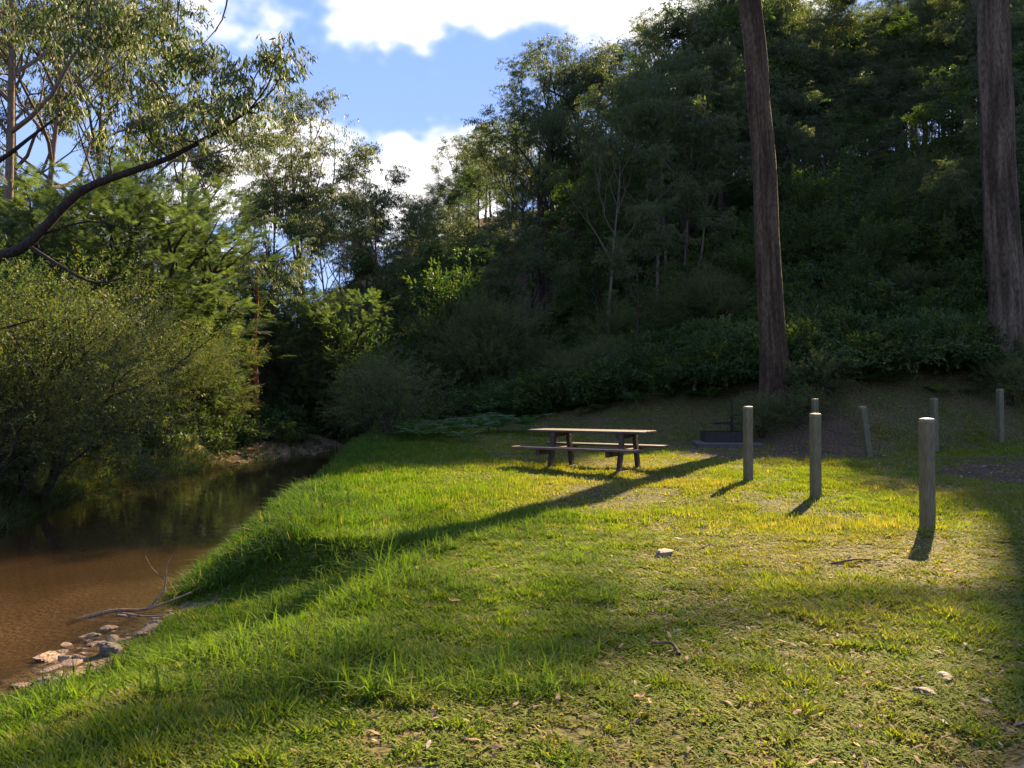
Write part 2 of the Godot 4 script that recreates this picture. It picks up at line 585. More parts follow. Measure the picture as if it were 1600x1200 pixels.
# ---------------------------------------------------------------- trees
func grow(wood: MB, tips: Array, p: Vector3, dir: Vector3, len: float, r: float, depth: int, col: Color, up := 0.14, wob := 0.24, kids := 2) -> void:
	var path := PackedVector3Array([p])
	var rad := PackedFloat32Array([r])
	var seg := 4
	var mids := []
	for i in seg:
		dir = (dir + rv() * wob + Vector3.UP * up).normalized()
		p += dir * len / seg
		path.append(p)
		rad.append(r * (1.0 - 0.42 * (i + 1) / seg) if depth > 0 else r * (1.0 - 0.8 * (i + 1) / seg))
		mids.append([p, dir])
	wood.tube(path, rad, 8 if r > 0.09 else (6 if r > 0.04 else 4), col, depth == 0)
	if depth == 0:
		tips.append(p)
		tips.append(path[3].lerp(path[2], 0.5))
		return
	var a0 := rng.randf() * TAU
	for k in kids + (1 if rng.randf() < 0.4 else 0):
		var ax := dir.cross(Vector3(0.3, 0.1, 0.9)).normalized().rotated(dir, a0 + k * TAU / kids + rng.randf_range(-0.4, 0.4))
		grow(wood, tips, p, dir.rotated(ax, rng.randf_range(0.3, 0.75)), len * rng.randf_range(0.55, 0.8), r * 0.58, depth - 1, col, up, wob, kids)
	var mm: Array = mids[1]
	var d2: Vector3 = mm[1]
	grow(wood, tips, mm[0], d2.rotated(d2.cross(rv()).normalized(), rng.randf_range(0.6, 1.0)), len * rng.randf_range(0.45, 0.65), r * 0.45, depth - 1, col, up, wob, kids)

func spread(tips: Array, per: int, R: float, flat: float, scale: float, centre: Vector3) -> Array:
	var xs := []
	for t: Vector3 in tips:
		if n3.get_noise_3dv(t * 9.0 + centre * 3.0) < -0.04: continue
		var RR2 := R * rng.randf_range(0.7, 1.25)
		for k in per:
			var o := rin()
			var p := t + Vector3(o.x * RR2, o.y * RR2 * flat, o.z * RR2)
			var out := (p - centre)
			var yaw := atan2(out.x, out.z) + rng.randf_range(-1.3, 1.3)
			var b := Basis(Vector3.UP, yaw) * Basis(Vector3.RIGHT, rng.randf_range(-0.5, 0.45)) * Basis(Vector3.FORWARD, rng.randf_range(-0.5, 0.5))
			xs.append(Transform3D(b.scaled(Vector3.ONE * scale * rng.randf_range(0.75, 1.3)), p))
	return xs

func gum(seed_: int, H: float, fork: float, limbs: int, limb_len: float, r0: float, bark: Color, per := 8, R := 0.85, depth := 2, fam := "gum", sc := 1.0) -> Dictionary:
	# a eucalypt: bare bole, ascending limbs, foliage in clumps at the ends
	rng.seed = seed_
	var wood := MB.new()
	var tips := []
	var path := PackedVector3Array()
	var rad := PackedFloat32Array()
	var p := Vector3(0, -0.4, 0)
	var lean := rv() * 0.05
	lean.y = 0
	var segs := 9
	for i in segs + 1:
		var t := float(i) / segs
		path.append(p)
		rad.append(r0 * (1.0 - 0.8 * t) * (1.0 + 0.45 * exp(-t * 16.0)))
		p += Vector3(lean.x + rng.randf_range(-0.05, 0.05), 1, lean.z + rng.randf_range(-0.05, 0.05)) * (H * 0.86 + 0.4) / segs
	wood.tube(path, rad, 10, bark)
	var a := rng.randf() * TAU
	for k in limbs:
		var t := lerpf(fork, 0.97, (k + 0.5 * rng.randf()) / limbs)
		var i := clampi(int(t * segs), 0, segs - 1)
		var q := path[i].lerp(path[i + 1], t * segs - i)
		var u := (t - fork) / (1.0 - fork)
		a += 2.4 + rng.randf_range(-0.5, 0.5)
		var el := lerpf(0.45, 1.1, u) + rng.randf_range(-0.15, 0.15)
		var dir := Vector3(cos(a) * cos(el), sin(el), sin(a) * cos(el))
		var L := limb_len * H * lerpf(1.0, 0.6, u) * rng.randf_range(0.8, 1.2)
		grow(wood, tips, q, dir, L, r0 * lerpf(0.42, 0.22, u), depth, bark)
	return {"wood": wood.mesh(), "crown": stamp(fam, spread(tips, per, R, 0.62, sc, Vector3(0, H * 0.6, 0))), "mat": M.leaf}

func bushy(seed_: int, H: float, W: float, stems: int, fam: String, n: int, bark: Color, m: Material, low := 0.1, sc := 1.0, layer := 0.0) -> Dictionary:
	# a shrub or wattle: several stems, sprigs through a rounded, lumpy volume
	rng.seed = seed_
	var wood := MB.new()
	var tips := []
	for k in stems:
		var a := TAU * k / stems + rng.randf_range(-0.5, 0.5)
		var dir := Vector3(cos(a) * 0.4 * W / H, 1, sin(a) * 0.4 * W / H).normalized()
		grow(wood, tips, Vector3(cos(a) * 0.08, -0.25, sin(a) * 0.08), dir, H * rng.randf_range(0.42, 0.6), 0.018 * H + 0.012, 2, bark, 0.1, 0.28)
	# lumps on the outline
	var lumps := []
	for k in 26:
		var o := rin()
		o = o.normalized() * pow(o.length(), 0.35)
		var y := lerpf(low, 0.96, 0.5 + 0.5 * o.y)
		var prof := sqrt(maxf(0.06, 1.0 - pow((y - 0.42) / 0.62, 2.0)))
		lumps.append(Vector3(o.x * W * 0.5 * prof, y * H, o.z * W * 0.5 * prof))
	for t: Vector3 in tips:
		if rng.randf() < 0.5: lumps.append(t)
	var xs := []
	var R := (W + H) * 0.095
	while xs.size() < n:
		var l: Vector3 = lumps[rng.randi() % lumps.size()]
		var o := rin()
		var p := l + Vector3(o.x, o.y * (0.75 - layer * 0.45), o.z) * R * 1.15
		if p.y < 0.02: continue
		var out := p - Vector3(0, H * 0.35, 0)
		var dir := (out.normalized() + rv() * 0.6 + Vector3(0, 0.2 * (1.0 - layer), 0)).normalized()
		if layer > 0: dir = Vector3(dir.x, dir.y * 0.4, dir.z).normalized()
		if absf(dir.y) > 0.98: dir = Vector3(0.3, 0.9, 0.2).normalized()
		var b := Basis.looking_at(-dir, Vector3.UP) * Basis(Vector3.BACK, rng.randf_range(-0.6, 0.6))
		xs.append(Transform3D(b.scaled(Vector3.ONE * sc * rng.randf_range(0.75, 1.3)), p))
	return {"wood": wood.mesh(), "crown": stamp(fam, xs), "mat": m}

func plant(called: String, kind: Dictionary, at: Vector3, scale: Vector3, turn: float, label: String, category: String, group := "", lean := Vector3.ZERO) -> Node3D:
	var o := thing(called, at, label, category, group, turn)
	o.rotation.x = lean.x
	o.rotation.z = lean.z
	o.scale = scale
	part("trunk" if category == "tree" else "stem", kind.wood, M.bark, o)
	part("crown" if category == "tree" else "foliage", kind.crown, kind.mat, o)
	return o

func scatter(called: String, mesh: Mesh, m: Material, xs: Array, cols: Array, label: String, category: String) -> void:
	var mm := MultiMesh.new()
	mm.transform_format = MultiMesh.TRANSFORM_3D
	mm.use_colors = cols.size() > 0
	mm.mesh = mesh
	mm.instance_count = xs.size()
	for i in xs.size():
		mm.set_instance_transform(i, xs[i])
		if cols.size(): mm.set_instance_color(i, cols[i])
	var o := MultiMeshInstance3D.new()
	o.name = numbered(called)
	o.multimesh = mm
	o.material_override = m
	add_child(o)
	tag(o, label, category, "", "stuff")

# ---------------------------------------------------------------- grass, litter, ferns
func blade(mb: MB, p: Vector3, a: float, h: float, lean: float, w: float, col: Color, segs := 2) -> void:
	var out := Vector3(cos(a), 0, sin(a))
	var s := Vector3(-sin(a), 0, cos(a)).rotated(Vector3.UP, rng.randf_range(-0.7, 0.7)) * w * 0.5
	var q := p
	var ws := 1.0
	for i in segs:
		var t := float(i + 1) / segs
		var r := p + out * lean * h * t * t + Vector3.UP * h * (t - 0.35 * lean * t * t)
		if i == segs - 1:
			mb.tri(q - s * ws, q + s * ws, r, col)
		else:
			var w2 := 1.0 - 0.35 * t
			mb.quad(q - s * ws, r - s * w2, r + s * w2, q + s * ws, col)
			ws = w2
		q = r

func tuft(seed_: int, n: int, h: float, w: float, R: float, lean: float, segs: int) -> ArrayMesh:
	rng.seed = seed_
	var mb := MB.new()
	for i in n:
		var a := rng.randf() * TAU
		var p := Vector3(rng.randf_range(-R, R), -0.012, rng.randf_range(-R, R))
		blade(mb, p, a, h * rng.randf_range(0.5, 1.15), lean * rng.randf_range(0.15, 1.5), w * rng.randf_range(0.7, 1.3), jitter(Color(1, 1, 1), 0.25), segs)
	return mb.mesh()

func tilt(x: float, d: float, turn: float, sc: Vector3, lift := 0.0) -> Transform3D:
	var h := gh(x, d)
	var up := Vector3(h - gh(x + 0.12, d), 0.12, -(h - gh(x, d + 0.12))).normalized()
	up = (up + Vector3.UP).normalized()
	var b := Basis(Quaternion(Vector3.UP, up)) * Basis(Vector3.UP, turn)
	return Transform3D(b * Basis.from_scale(sc), Vector3(x, h + lift, -d))

func build_grass() -> void:
	var near := []
	var nearc := []
	var mid := []
	var midc := []
	var bank := []
	var bankc := []
	rng.seed = 77
	for band in [[0.6, 9.0, 1150.0, 0], [9.0, 20.0, 400.0, 1], [20.0, 34.0, 110.0, 1]]:
		var d0: float = band[0]
		var d1: float = band[1]
		var half := 0.66 * d1 + 1.8
		var n := int(2.0 * half * (d1 - d0) * band[2])
		for i in n:
			var d := rng.randf_range(d0, d1)
			var x := rng.randf_range(-half, half)
			if absf(x) > 0.66 * d + 1.8: continue
			var xr := table(RR, d)
			if x < xr + 0.12: continue
			var s := hill_s(x, d)
			if s > 7.0 or (s > 1.0 and rng.randf() < 0.45): continue
			if rng.randf() < in_mulch(x, d) * 0.94: continue
			var beach := beach_at(d) * (1.0 - smoothstep(0.5, 1.0, x - xr + n2.get_noise_2d(x * 20.0, d * 20.0) * 0.4))
			if rng.randf() < beach * 1.5: continue
			var patch := n2.get_noise_2d(x * 9.0, d * 9.0) + 0.6 * n1.get_noise_2d(x * 26.0, d * 26.0)
			var lush := clampf(1.15 - (x - xr) / 4.2 + patch * 0.35, 0, 1)
			var dry := clampf(0.45 + n3.get_noise_2d(x * 5.0, d * 5.0) * 0.9 - lush * 0.6 + (0.12 if x > 1.0 else 0.0) + n1.get_noise_2d(x * 30.0, d * 30.0) * 0.45, 0, 1)
			if rng.randf() < clampf(0.12 + dry * 0.6 - patch * 0.6 - lush * 0.45, 0.0, 0.88): continue
			var green := Color(0.155, 0.21, 0.024).lerp(Color(0.1, 0.18, 0.02), lush)
			var col := green.lerp(Color(0.31, 0.245, 0.085), clampf(dry * 0.75 + rng.randf_range(-0.25, 0.2), 0, 0.85))
			if rng.randf() < 0.05: col = Color(0.36, 0.28, 0.15)
			col = jitter(col, 0.2)
			var sc := (0.4 + 0.75 * lush + maxf(patch, 0.0) * 0.9 + maxf(n2.get_noise_2d(x * 70.0, d * 70.0), 0.0) * 1.1) * rng.randf_range(0.7, 1.3)
			var wide := rng.randf_range(0.9, 1.5)
			var x3 := tilt(x, d, rng.randf() * TAU, Vector3(wide, sc, wide))
			if band[3] == 0:
				near.append(x3); nearc.append(col)
			else:
				mid.append(x3); midc.append(col)
	# long grass hanging down the creek bank
	rng.seed = 78
	for i in 15000:
		var d := pow(rng.randf(), 1.25) * 29.0 + 3.0
		var xr := table(RR, d)
		var x := xr + 0.15 + rng.randf() * 2.0
		if d < 8.5 and (rng.randf() < 0.93 or beach_at(d) > 0.2): continue
		if rng.randf() < smoothstep(0.9, 2.1, x - xr + n2.get_noise_2d(x * 10.0, d * 10.0)): continue
		var col := Color(0.075, 0.14, 0.02)
		if rng.randf() < 0.07: col = Color(0.3, 0.25, 0.13)
		bank.append(tilt(x, d, rng.randf() * TAU, Vector3.ONE * rng.randf_range(0.55, 1.15) * (1.0 if d < 13.0 else 0.7)))
		bankc.append(jitter(col, 0.25))
	for i in 4200:
		var d := rng.randf_range(4.0, 10.5)
		var x := rng.randf_range(-3.2, 0.8)
		if x < table(RR, d) + 1.2 or n2.get_noise_2d(x * 12.0, d * 12.0) < 0.12 + 0.12 * x: continue
		bank.append(tilt(x, d, rng.randf() * TAU, Vector3.ONE * rng.randf_range(0.35, 0.8) * (1.25 if x < -0.6 else 0.9)))
		bankc.append(jitter(Color(0.12, 0.185, 0.025), 0.25))
	for i in 9000:
		var d := rng.randf_range(9.0, 40.0)
		var x := table(RL, d) + 0.1 - absf(rng.randfn(0.0, 1.1))
		if d > 24.0 and d < 34.5 and rng.randf() < 0.93: continue
		bank.append(tilt(x, d, rng.randf() * TAU, Vector3.ONE * rng.randf_range(0.7, 1.6)))
		bankc.append(jitter(Color(0.075, 0.115, 0.03) if rng.randf() < 0.8 else Color(0.24, 0.18, 0.1), 0.3))
	scatter("lawn_grass", tuft(1, 10, 0.075, 0.010, 0.04, 0.6, 2), M.grass, near, nearc, "short patchy lawn grass in the foreground", "grass")
	scatter("lawn_grass", tuft(2, 12, 0.08, 0.014, 0.07, 0.5, 1), M.grass, mid, midc, "mown grass round the picnic table and bollards", "grass")
	scatter("bank_grass", tuft(3, 13, 0.27, 0.0095, 0.06, 0.95, 3), M.grass, bank, bankc, "long lush grass hanging over the creek bank", "grass")

func build_litter() -> void:
	rng.seed = 90
	var mb := MB.new()
	var pts := [Vector3(0, 0, -0.5), Vector3(0.13, 0.05, -0.1), Vector3(0.1, 0.09, 0.2), Vector3(0, 0.03, 0.5), Vector3(-0.11, 0.1, 0.15), Vector3(-0.12, 0.02, -0.15)]
	for k in [[0, 1, 5], [1, 4, 5], [1, 2, 4], [2, 3, 4]]:
		mb.tri(pts[k[0]], pts[k[1]], pts[k[2]], Color.WHITE)
	var xs := []
	var cs := []
	for i in 42000:
		var d := 1.5 + pow(rng.randf(), 1.5) * 26.0
		var x := rng.randf_range(-0.66 * d - 1.5, 0.66 * d + 1.5)
		if x < table(RR, d) + 0.4: continue
		var m := in_mulch(x, d)
		var keep := 0.10 + m * 0.8 + (0.13 if x > 0.5 else 0.0)
		if rng.randf() > keep + n2.get_noise_2d(x * 12, d * 12) * 0.3: continue
		var l := rng.randf_range(0.03, 0.09) * (1.0 if rng.randf() < 0.95 else 1.5)
		var b := Basis(Vector3.UP, rng.randf() * TAU) * Basis(Vector3.RIGHT, rng.randf_range(-0.35, 0.35)) * Basis(Vector3.BACK, rng.randf_range(-0.5, 0.5))
		xs.append(Transform3D(b.scaled(Vector3.ONE * l), Vector3(x, gh(x, d) + rng.randf_range(0.006, 0.03), -d)))
		var c := Color(0.30, 0.205, 0.12).lerp(Color(0.12, 0.075, 0.045), rng.randf())
		if rng.randf() < 0.05: c = Color(0.36, 0.3, 0.22)
		cs.append(jitter(c, 0.2))
	scatter("leaf_litter", mb.mesh(), M.dry, xs, cs, "fallen gum leaves and bark scraps strewn over the lawn", "leaf litter")

func fern_mesh(seed_: int, fronds: int, L: float, col: Color) -> ArrayMesh:
	rng.seed = seed_
	var mb := MB.new()
	for f in fronds:
		var a := TAU * f / fronds + rng.randf_range(-0.4, 0.4)
		var out := Vector3(cos(a), 0, sin(a))
		var side := Vector3(-sin(a), 0, cos(a))
		var len := L * rng.randf_range(0.7, 1.15)
		var arch := rng.randf_range(0.5, 0.9)
		var cc := jitter(col, 0.25)
		var prev := Vector3.ZERO
		var n := 15
		for i in n:
			var t := (i + 1.0) / n
			var p := out * len * (0.25 * t + 0.6 * t * t) + Vector3.UP * len * (0.95 * t - arch * t * t * 0.75)
			mb.quad(prev - side * 0.006, p - side * 0.005, p + side * 0.005, prev + side * 0.006, Color(0.10, 0.085, 0.035))
			if t > 0.28:
				var w := len * 0.3 * sin(PI * clampf((1.1 - t) * 1.15, 0, 1)) + 0.02
				var fw := (p - prev).normalized()
				for s in [-1.0, 1.0]:
					var e: Vector3 = p + side * s * w + fw * w * 0.45 + Vector3(0, rng.randf_range(-0.25, 0.02) * w, 0)
					var m: Vector3 = p.lerp(e, 0.45)
					var h := fw * len * 0.036
					mb.quad(p - h * 0.8, m - h, e, m + h, cc)
			prev = p
	return mb.mesh()

# ---------------------------------------------------------------- built things
func plank_part(called: String, parent: Node, at: Vector3, s: Vector3, col: Color, b := Basis.IDENTITY) -> MeshInstance3D:
	var mb := MB.new()
	mb.box(Transform3D.IDENTITY, s, col, 0.006)
	var o := part(called, mb.mesh(), M.plank, parent)
	o.transform = Transform3D(b, at)
	return o

func picnic_table() -> void:
	rng.seed = 301
	var t := thing("picnic_table", gp(1.47, 15.4), "dark timber picnic table with attached bench seats on the lawn", "picnic table", "", deg_to_rad(-29.0))
	var dark := Color(0.105, 0.072, 0.046)
	for k in 5:
		plank_part("tabletop_plank", t, Vector3(rng.randf_range(-0.012, 0.012), 0.735, -0.31 + k * 0.155), Vector3(2.3, 0.042, 0.143), jitter(Color(0.115, 0.088, 0.064), 0.15))
	for s in [-1.0, 1.0]:
		for k in 2:
			plank_part("bench_plank", t, Vector3(rng.randf_range(-0.012, 0.012), 0.44, s * (0.66 + k * 0.155)), Vector3(2.44, 0.045, 0.145), jitter(Color(0.16, 0.112, 0.075), 0.15))
	for e in [-0.68, 0.68]:
		plank_part("table_bearer", t, Vector3(e, 0.665, 0), Vector3(0.07, 0.095, 0.72), dark)
		plank_part("bench_bearer", t, Vector3(e, 0.368, 0), Vector3(0.07, 0.095, 1.72), dark)
		for s in [-1.0, 1.0]:
			var leg := plank_part("leg", t, Vector3(e + 0.072, 0.345, s * 0.4), Vector3(0.07, 0.80, 0.12), jitter(dark, 0.1), Basis(Vector3.RIGHT, -s * 0.24))
			for y in [0.02, 0.3]:
				var bolt := MB.new()
				bolt.tube(PackedVector3Array([Vector3(0.03, y, 0), Vector3(0.046, y, 0)]), PackedFloat32Array([0.013, 0.012]), 6, Color(0.2, 0.17, 0.14))
				part("bolt", bolt.mesh(), M.steel, leg)
		plank_part("foot_rail", t, Vector3(e + 0.072, 0.02, 0), Vector3(0.09, 0.06, 1.15), jitter(dark, 0.1))

func bollard(at: Vector3, h: float, w: float, label: String, turn: float, lean := Vector3.ZERO, col := Color(0.165, 0.155, 0.08)) -> void:
	var t := thing("bollard", at, label, "bollard", "timber bollards beside the parking patch", turn)
	t.rotation.x = lean.x
	t.rotation.z = lean.z
	var mb := MB.new()
	var r := w * 0.5
	# square shaft with eased corners
	var ring := []
	for k in 4:
		var a := PI / 4 + k * PI / 2
		var c := Vector3(signf(cos(a)) * r, 0, signf(sin(a)) * r)
		for e in 4:
			var b := a - PI / 4 + e * PI / 6
			ring.append(c * 0.72 + Vector3(cos(b), 0, sin(b)) * r * 0.28)
	extrude(mb, ring, [[-0.35, 1.0], [h - 0.055, 1.0], [h - 0.05, 0.96]], col)
	part("shaft", mb.mesh(), M.post, t)
	var cap := MB.new()
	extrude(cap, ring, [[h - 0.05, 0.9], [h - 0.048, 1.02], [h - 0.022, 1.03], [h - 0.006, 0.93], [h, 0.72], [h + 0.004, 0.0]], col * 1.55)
	part("cap", cap.mesh(), M.post, t)

func extrude(mb: MB, ring: Array, levels: Array, col: Color) -> void:
	var n := ring.size()
	for l in levels.size() - 1:
		for i in n:
			var j := (i + 1) % n
			var a: Vector3 = ring[i] * levels[l][1] + Vector3.UP * levels[l][0]
			var b: Vector3 = ring[j] * levels[l][1] + Vector3.UP * levels[l][0]
			var c: Vector3 = ring[j] * levels[l + 1][1] + Vector3.UP * levels[l + 1][0]
			var d: Vector3 = ring[i] * levels[l + 1][1] + Vector3.UP * levels[l + 1][0]
			mb.quad(a, d, c, b, col)

func fire_place() -> void:
	var t := thing("fire_pit", gp(5.35, 20.7), "low steel fire pit with a grill post on a concrete slab", "fire pit", "", -0.12)
	var rust := Color(0.05, 0.036, 0.028)
	var mb := MB.new()
	mb.box(Transform3D(Basis.IDENTITY, Vector3(0, 0.0, 0.25)), Vector3(1.55, 0.13, 1.5), Color(0.12, 0.108, 0.09), 0.015)
	part("slab", mb.mesh(), M.rock, t)
	for s in [[Vector3(0, 0.19, 0.5), Vector3(1.1, 0.25, 0.012)], [Vector3(0, 0.19, -0.5), Vector3(1.1, 0.25, 0.012)], [Vector3(-0.55, 0.19, 0), Vector3(0.012, 0.25, 0.985)], [Vector3(0.55, 0.19, 0), Vector3(0.012, 0.25, 0.985)]]:
		var b := MB.new()
		b.box(Transform3D(Basis.IDENTITY, s[0]), s[1], rust, 0.002)
		part("rim_panel", b.mesh(), M.steel, t)
	var p := MB.new()
	p.tube(PackedVector3Array([Vector3(0.25, -0.05, -0.58), Vector3(0.25, 1.18, -0.58)]), PackedFloat32Array([0.03, 0.03]), 10, rust)
	part("grill_post", p.mesh(), M.steel, t)
	p = MB.new()
	p.tube(PackedVector3Array([Vector3(0.25, 0.52, -0.58), Vector3(-0.25, 0.52, -0.2)]), PackedFloat32Array([0.018, 0.018]), 8, rust)
	p.tube(PackedVector3Array([Vector3(0.25, 0.72, -0.58), Vector3(0.55, 0.72, -0.4)]), PackedFloat32Array([0.014, 0.014]), 8, rust)
	part("swing_arm", p.mesh(), M.steel, t)
	p = MB.new()
	p.box(Transform3D(Basis.IDENTITY, Vector3(0.04, 0.5, 0.18)), Vector3(0.72, 0.02, 0.02), rust, 0.002)
	p.box(Transform3D(Basis.IDENTITY, Vector3(0.04, 0.5, -0.38)), Vector3(0.72, 0.02, 0.02), rust, 0.002)
	var grill := part("grill", p.mesh(), M.steel, t)
	p = MB.new()
	p.box(Transform3D.IDENTITY, Vector3(0.014, 0.014, 0.535), rust, 0.002)
	var bar := p.mesh()
	for k in 9:
		part("grill_bar", bar, M.steel, grill).position = Vector3(-0.3 + k * 0.085, 0.5, -0.1)

func rock_mesh(seed_: int, s: Vector3, col: Color, blocky := 0.5) -> ArrayMesh:
	# a chipped stone: a subdivided ball cut by random planes
	rng.seed = seed_
	var planes := []
	for k in 9:
		planes.append([rv().normalized(), rng.randf_range(0.38, 0.75)])
	planes.append([Vector3.UP, 0.55 + 0.2 * rng.randf()])
	var n := 12
	var m := 18
	var pts := []
	for i in n + 1:
		var row := []
		for j in m:
			var th := PI * i / n
			var ph := TAU * j / m
			var d := Vector3(sin(th) * cos(ph), cos(th), sin(th) * sin(ph))
			var r := 1.0
			for pl in planes:
				var q: float = d.dot(pl[0])
				if q > 0.05: r = minf(r, pl[1] / q)
			r += n2.get_noise_3dv(d * 60.0 + Vector3(seed_, 0, 0)) * 0.05
			row.append(d * r * s * 0.5)
		pts.append(row)
	var mb := MB.new()
	for i in n:
		for j in m:
			var k := (j + 1) % m
			var c := jitter(col, 0.06)
			if i == 0: mb.tri(pts[0][0], pts[1][k], pts[1][j], c)
			elif i == n - 1: mb.tri(pts[i][j], pts[i][k], pts[n][0], c)
			else: mb.quad(pts[i][j], pts[i][k], pts[i + 1][k], pts[i + 1][j], c)
	return mb.mesh()

func big_trunk(seed_: int, H: float, r0: float, r1: float, lean: Vector3, dark: Color, pale: Color) -> ArrayMesh:
	# a tall bole with plates, ribs and hanging strips in its bark
	var f := FastNoiseLite.new()
	f.seed = seed_
	f.frequency = 1.0
	f.fractal_octaves = 4
	var sides := 64
	var rings := 150
	var mb := MB.new()
	for i in rings + 1:
		var t := float(i) / rings
		var y := -0.6 + t * (H + 0.6)
		var c := lean * y + Vector3(f.get_noise_1d(y * 0.05) * 0.25 * minf(1.0, y / 4.0) if y > 0 else 0.0, y, 0)
		var r := lerpf(r0, r1, pow(t, 0.8)) * (1.0 + 0.55 * exp(-maxf(y, 0) * 1.3))
		for j in sides:
			var a := TAU * j / sides
			var rib := f.get_noise_3d(cos(a) * 2.6, y * 0.12, sin(a) * 2.6)
			var plate := f.get_noise_3d(cos(a) * 7.0 + 9, y * 0.55, sin(a) * 7.0)
			var rr := r * (1.0 + 0.09 * rib + 0.05 * plate + 0.12 * exp(-maxf(y, 0) * 1.2) * cos(a * 5.0 + seed_))
			mb.v.append(c + Vector3(cos(a) * rr, 0, sin(a) * rr))
			var k := clampf(0.42 + plate * 0.8 + rib * 0.5 + f.get_noise_3d(cos(a) * 1.1, y * 0.35 + 30, sin(a) * 1.1) * 1.1 + f.get_noise_2d(y * 0.2, 50) * 0.4, 0, 1)
			mb.c.append(dark.lerp(pale, k))
	mb.n.resize(mb.v.size())
	for i in rings + 1:
		for j in sides:
			var a := mb.v[i * sides + (j + 1) % sides] - mb.v[i * sides + (j + sides - 1) % sides]
			var b := mb.v[mini(i + 1, rings) * sides + j] - mb.v[maxi(i - 1, 0) * sides + j]
			mb.n[i * sides + j] = a.cross(b).normalized()
			if i < rings:
				var p := i * sides + j
				var q := i * sides + (j + 1) % sides
				mb.idx.append_array([p, p + sides, q, q, p + sides, q + sides])
	return mb.mesh()

func giant(seed_: int, at: Vector3, H: float, r0: float, r1: float, lean: Vector3, crown_from: float, dark: Color, pale: Color, label: String) -> void:
	var t := thing("towering_gum_tree", at, label, "tree", "towering gums at the foot of the slope")
	part("trunk", big_trunk(seed_, H, r0, r1, lean, dark, pale), M.bark, t)
	rng.seed = seed_ + 5
	var wood := MB.new()
	var tips := []
	for k in 9:
		var y := lerpf(crown_from, H * 0.98, k / 8.0)
		var a := k * 2.4 + rng.randf_range(-0.3, 0.3)
		var el := lerpf(0.5, 1.1, k / 8.0)
		grow(wood, tips, lean * y + Vector3(0, y, 0), Vector3(cos(a) * cos(el), sin(el), sin(a) * cos(el)), lerpf(4.5, 2.6, k / 8.0), 0.17, 2, pale * 0.8)
	part("branch", wood.mesh(), M.bark, t)
	part("crown", stamp("gum", spread(tips, 9, 1.0, 0.6, 1.1, Vector3(0, H * 0.7, 0))), M.leaf, t)

func spline(pts: Array, per := 3) -> PackedVector3Array:
	var out := PackedVector3Array()
	for i in pts.size() - 1:
		for k in per:
			out.append((pts[i] as Vector3).cubic_interpolate(pts[i + 1], pts[maxi(i - 1, 0)], pts[mini(i + 2, pts.size() - 1)], float(k) / per))
	out.append(pts[-1])
	return out

func tapered(mb: MB, pts: Array, r0: float, r1: float, col: Color, sides := 7) -> PackedVector3Array:
	var p := spline(pts)
	var r := PackedFloat32Array()
	for i in p.size():
		r.append(lerpf(r0, r1, float(i) / (p.size() - 1)) * (1.0 + 0.08 * n2.get_noise_3dv(p[i] * 40.0)))
	mb.tube(p, r, sides, col)
	return p

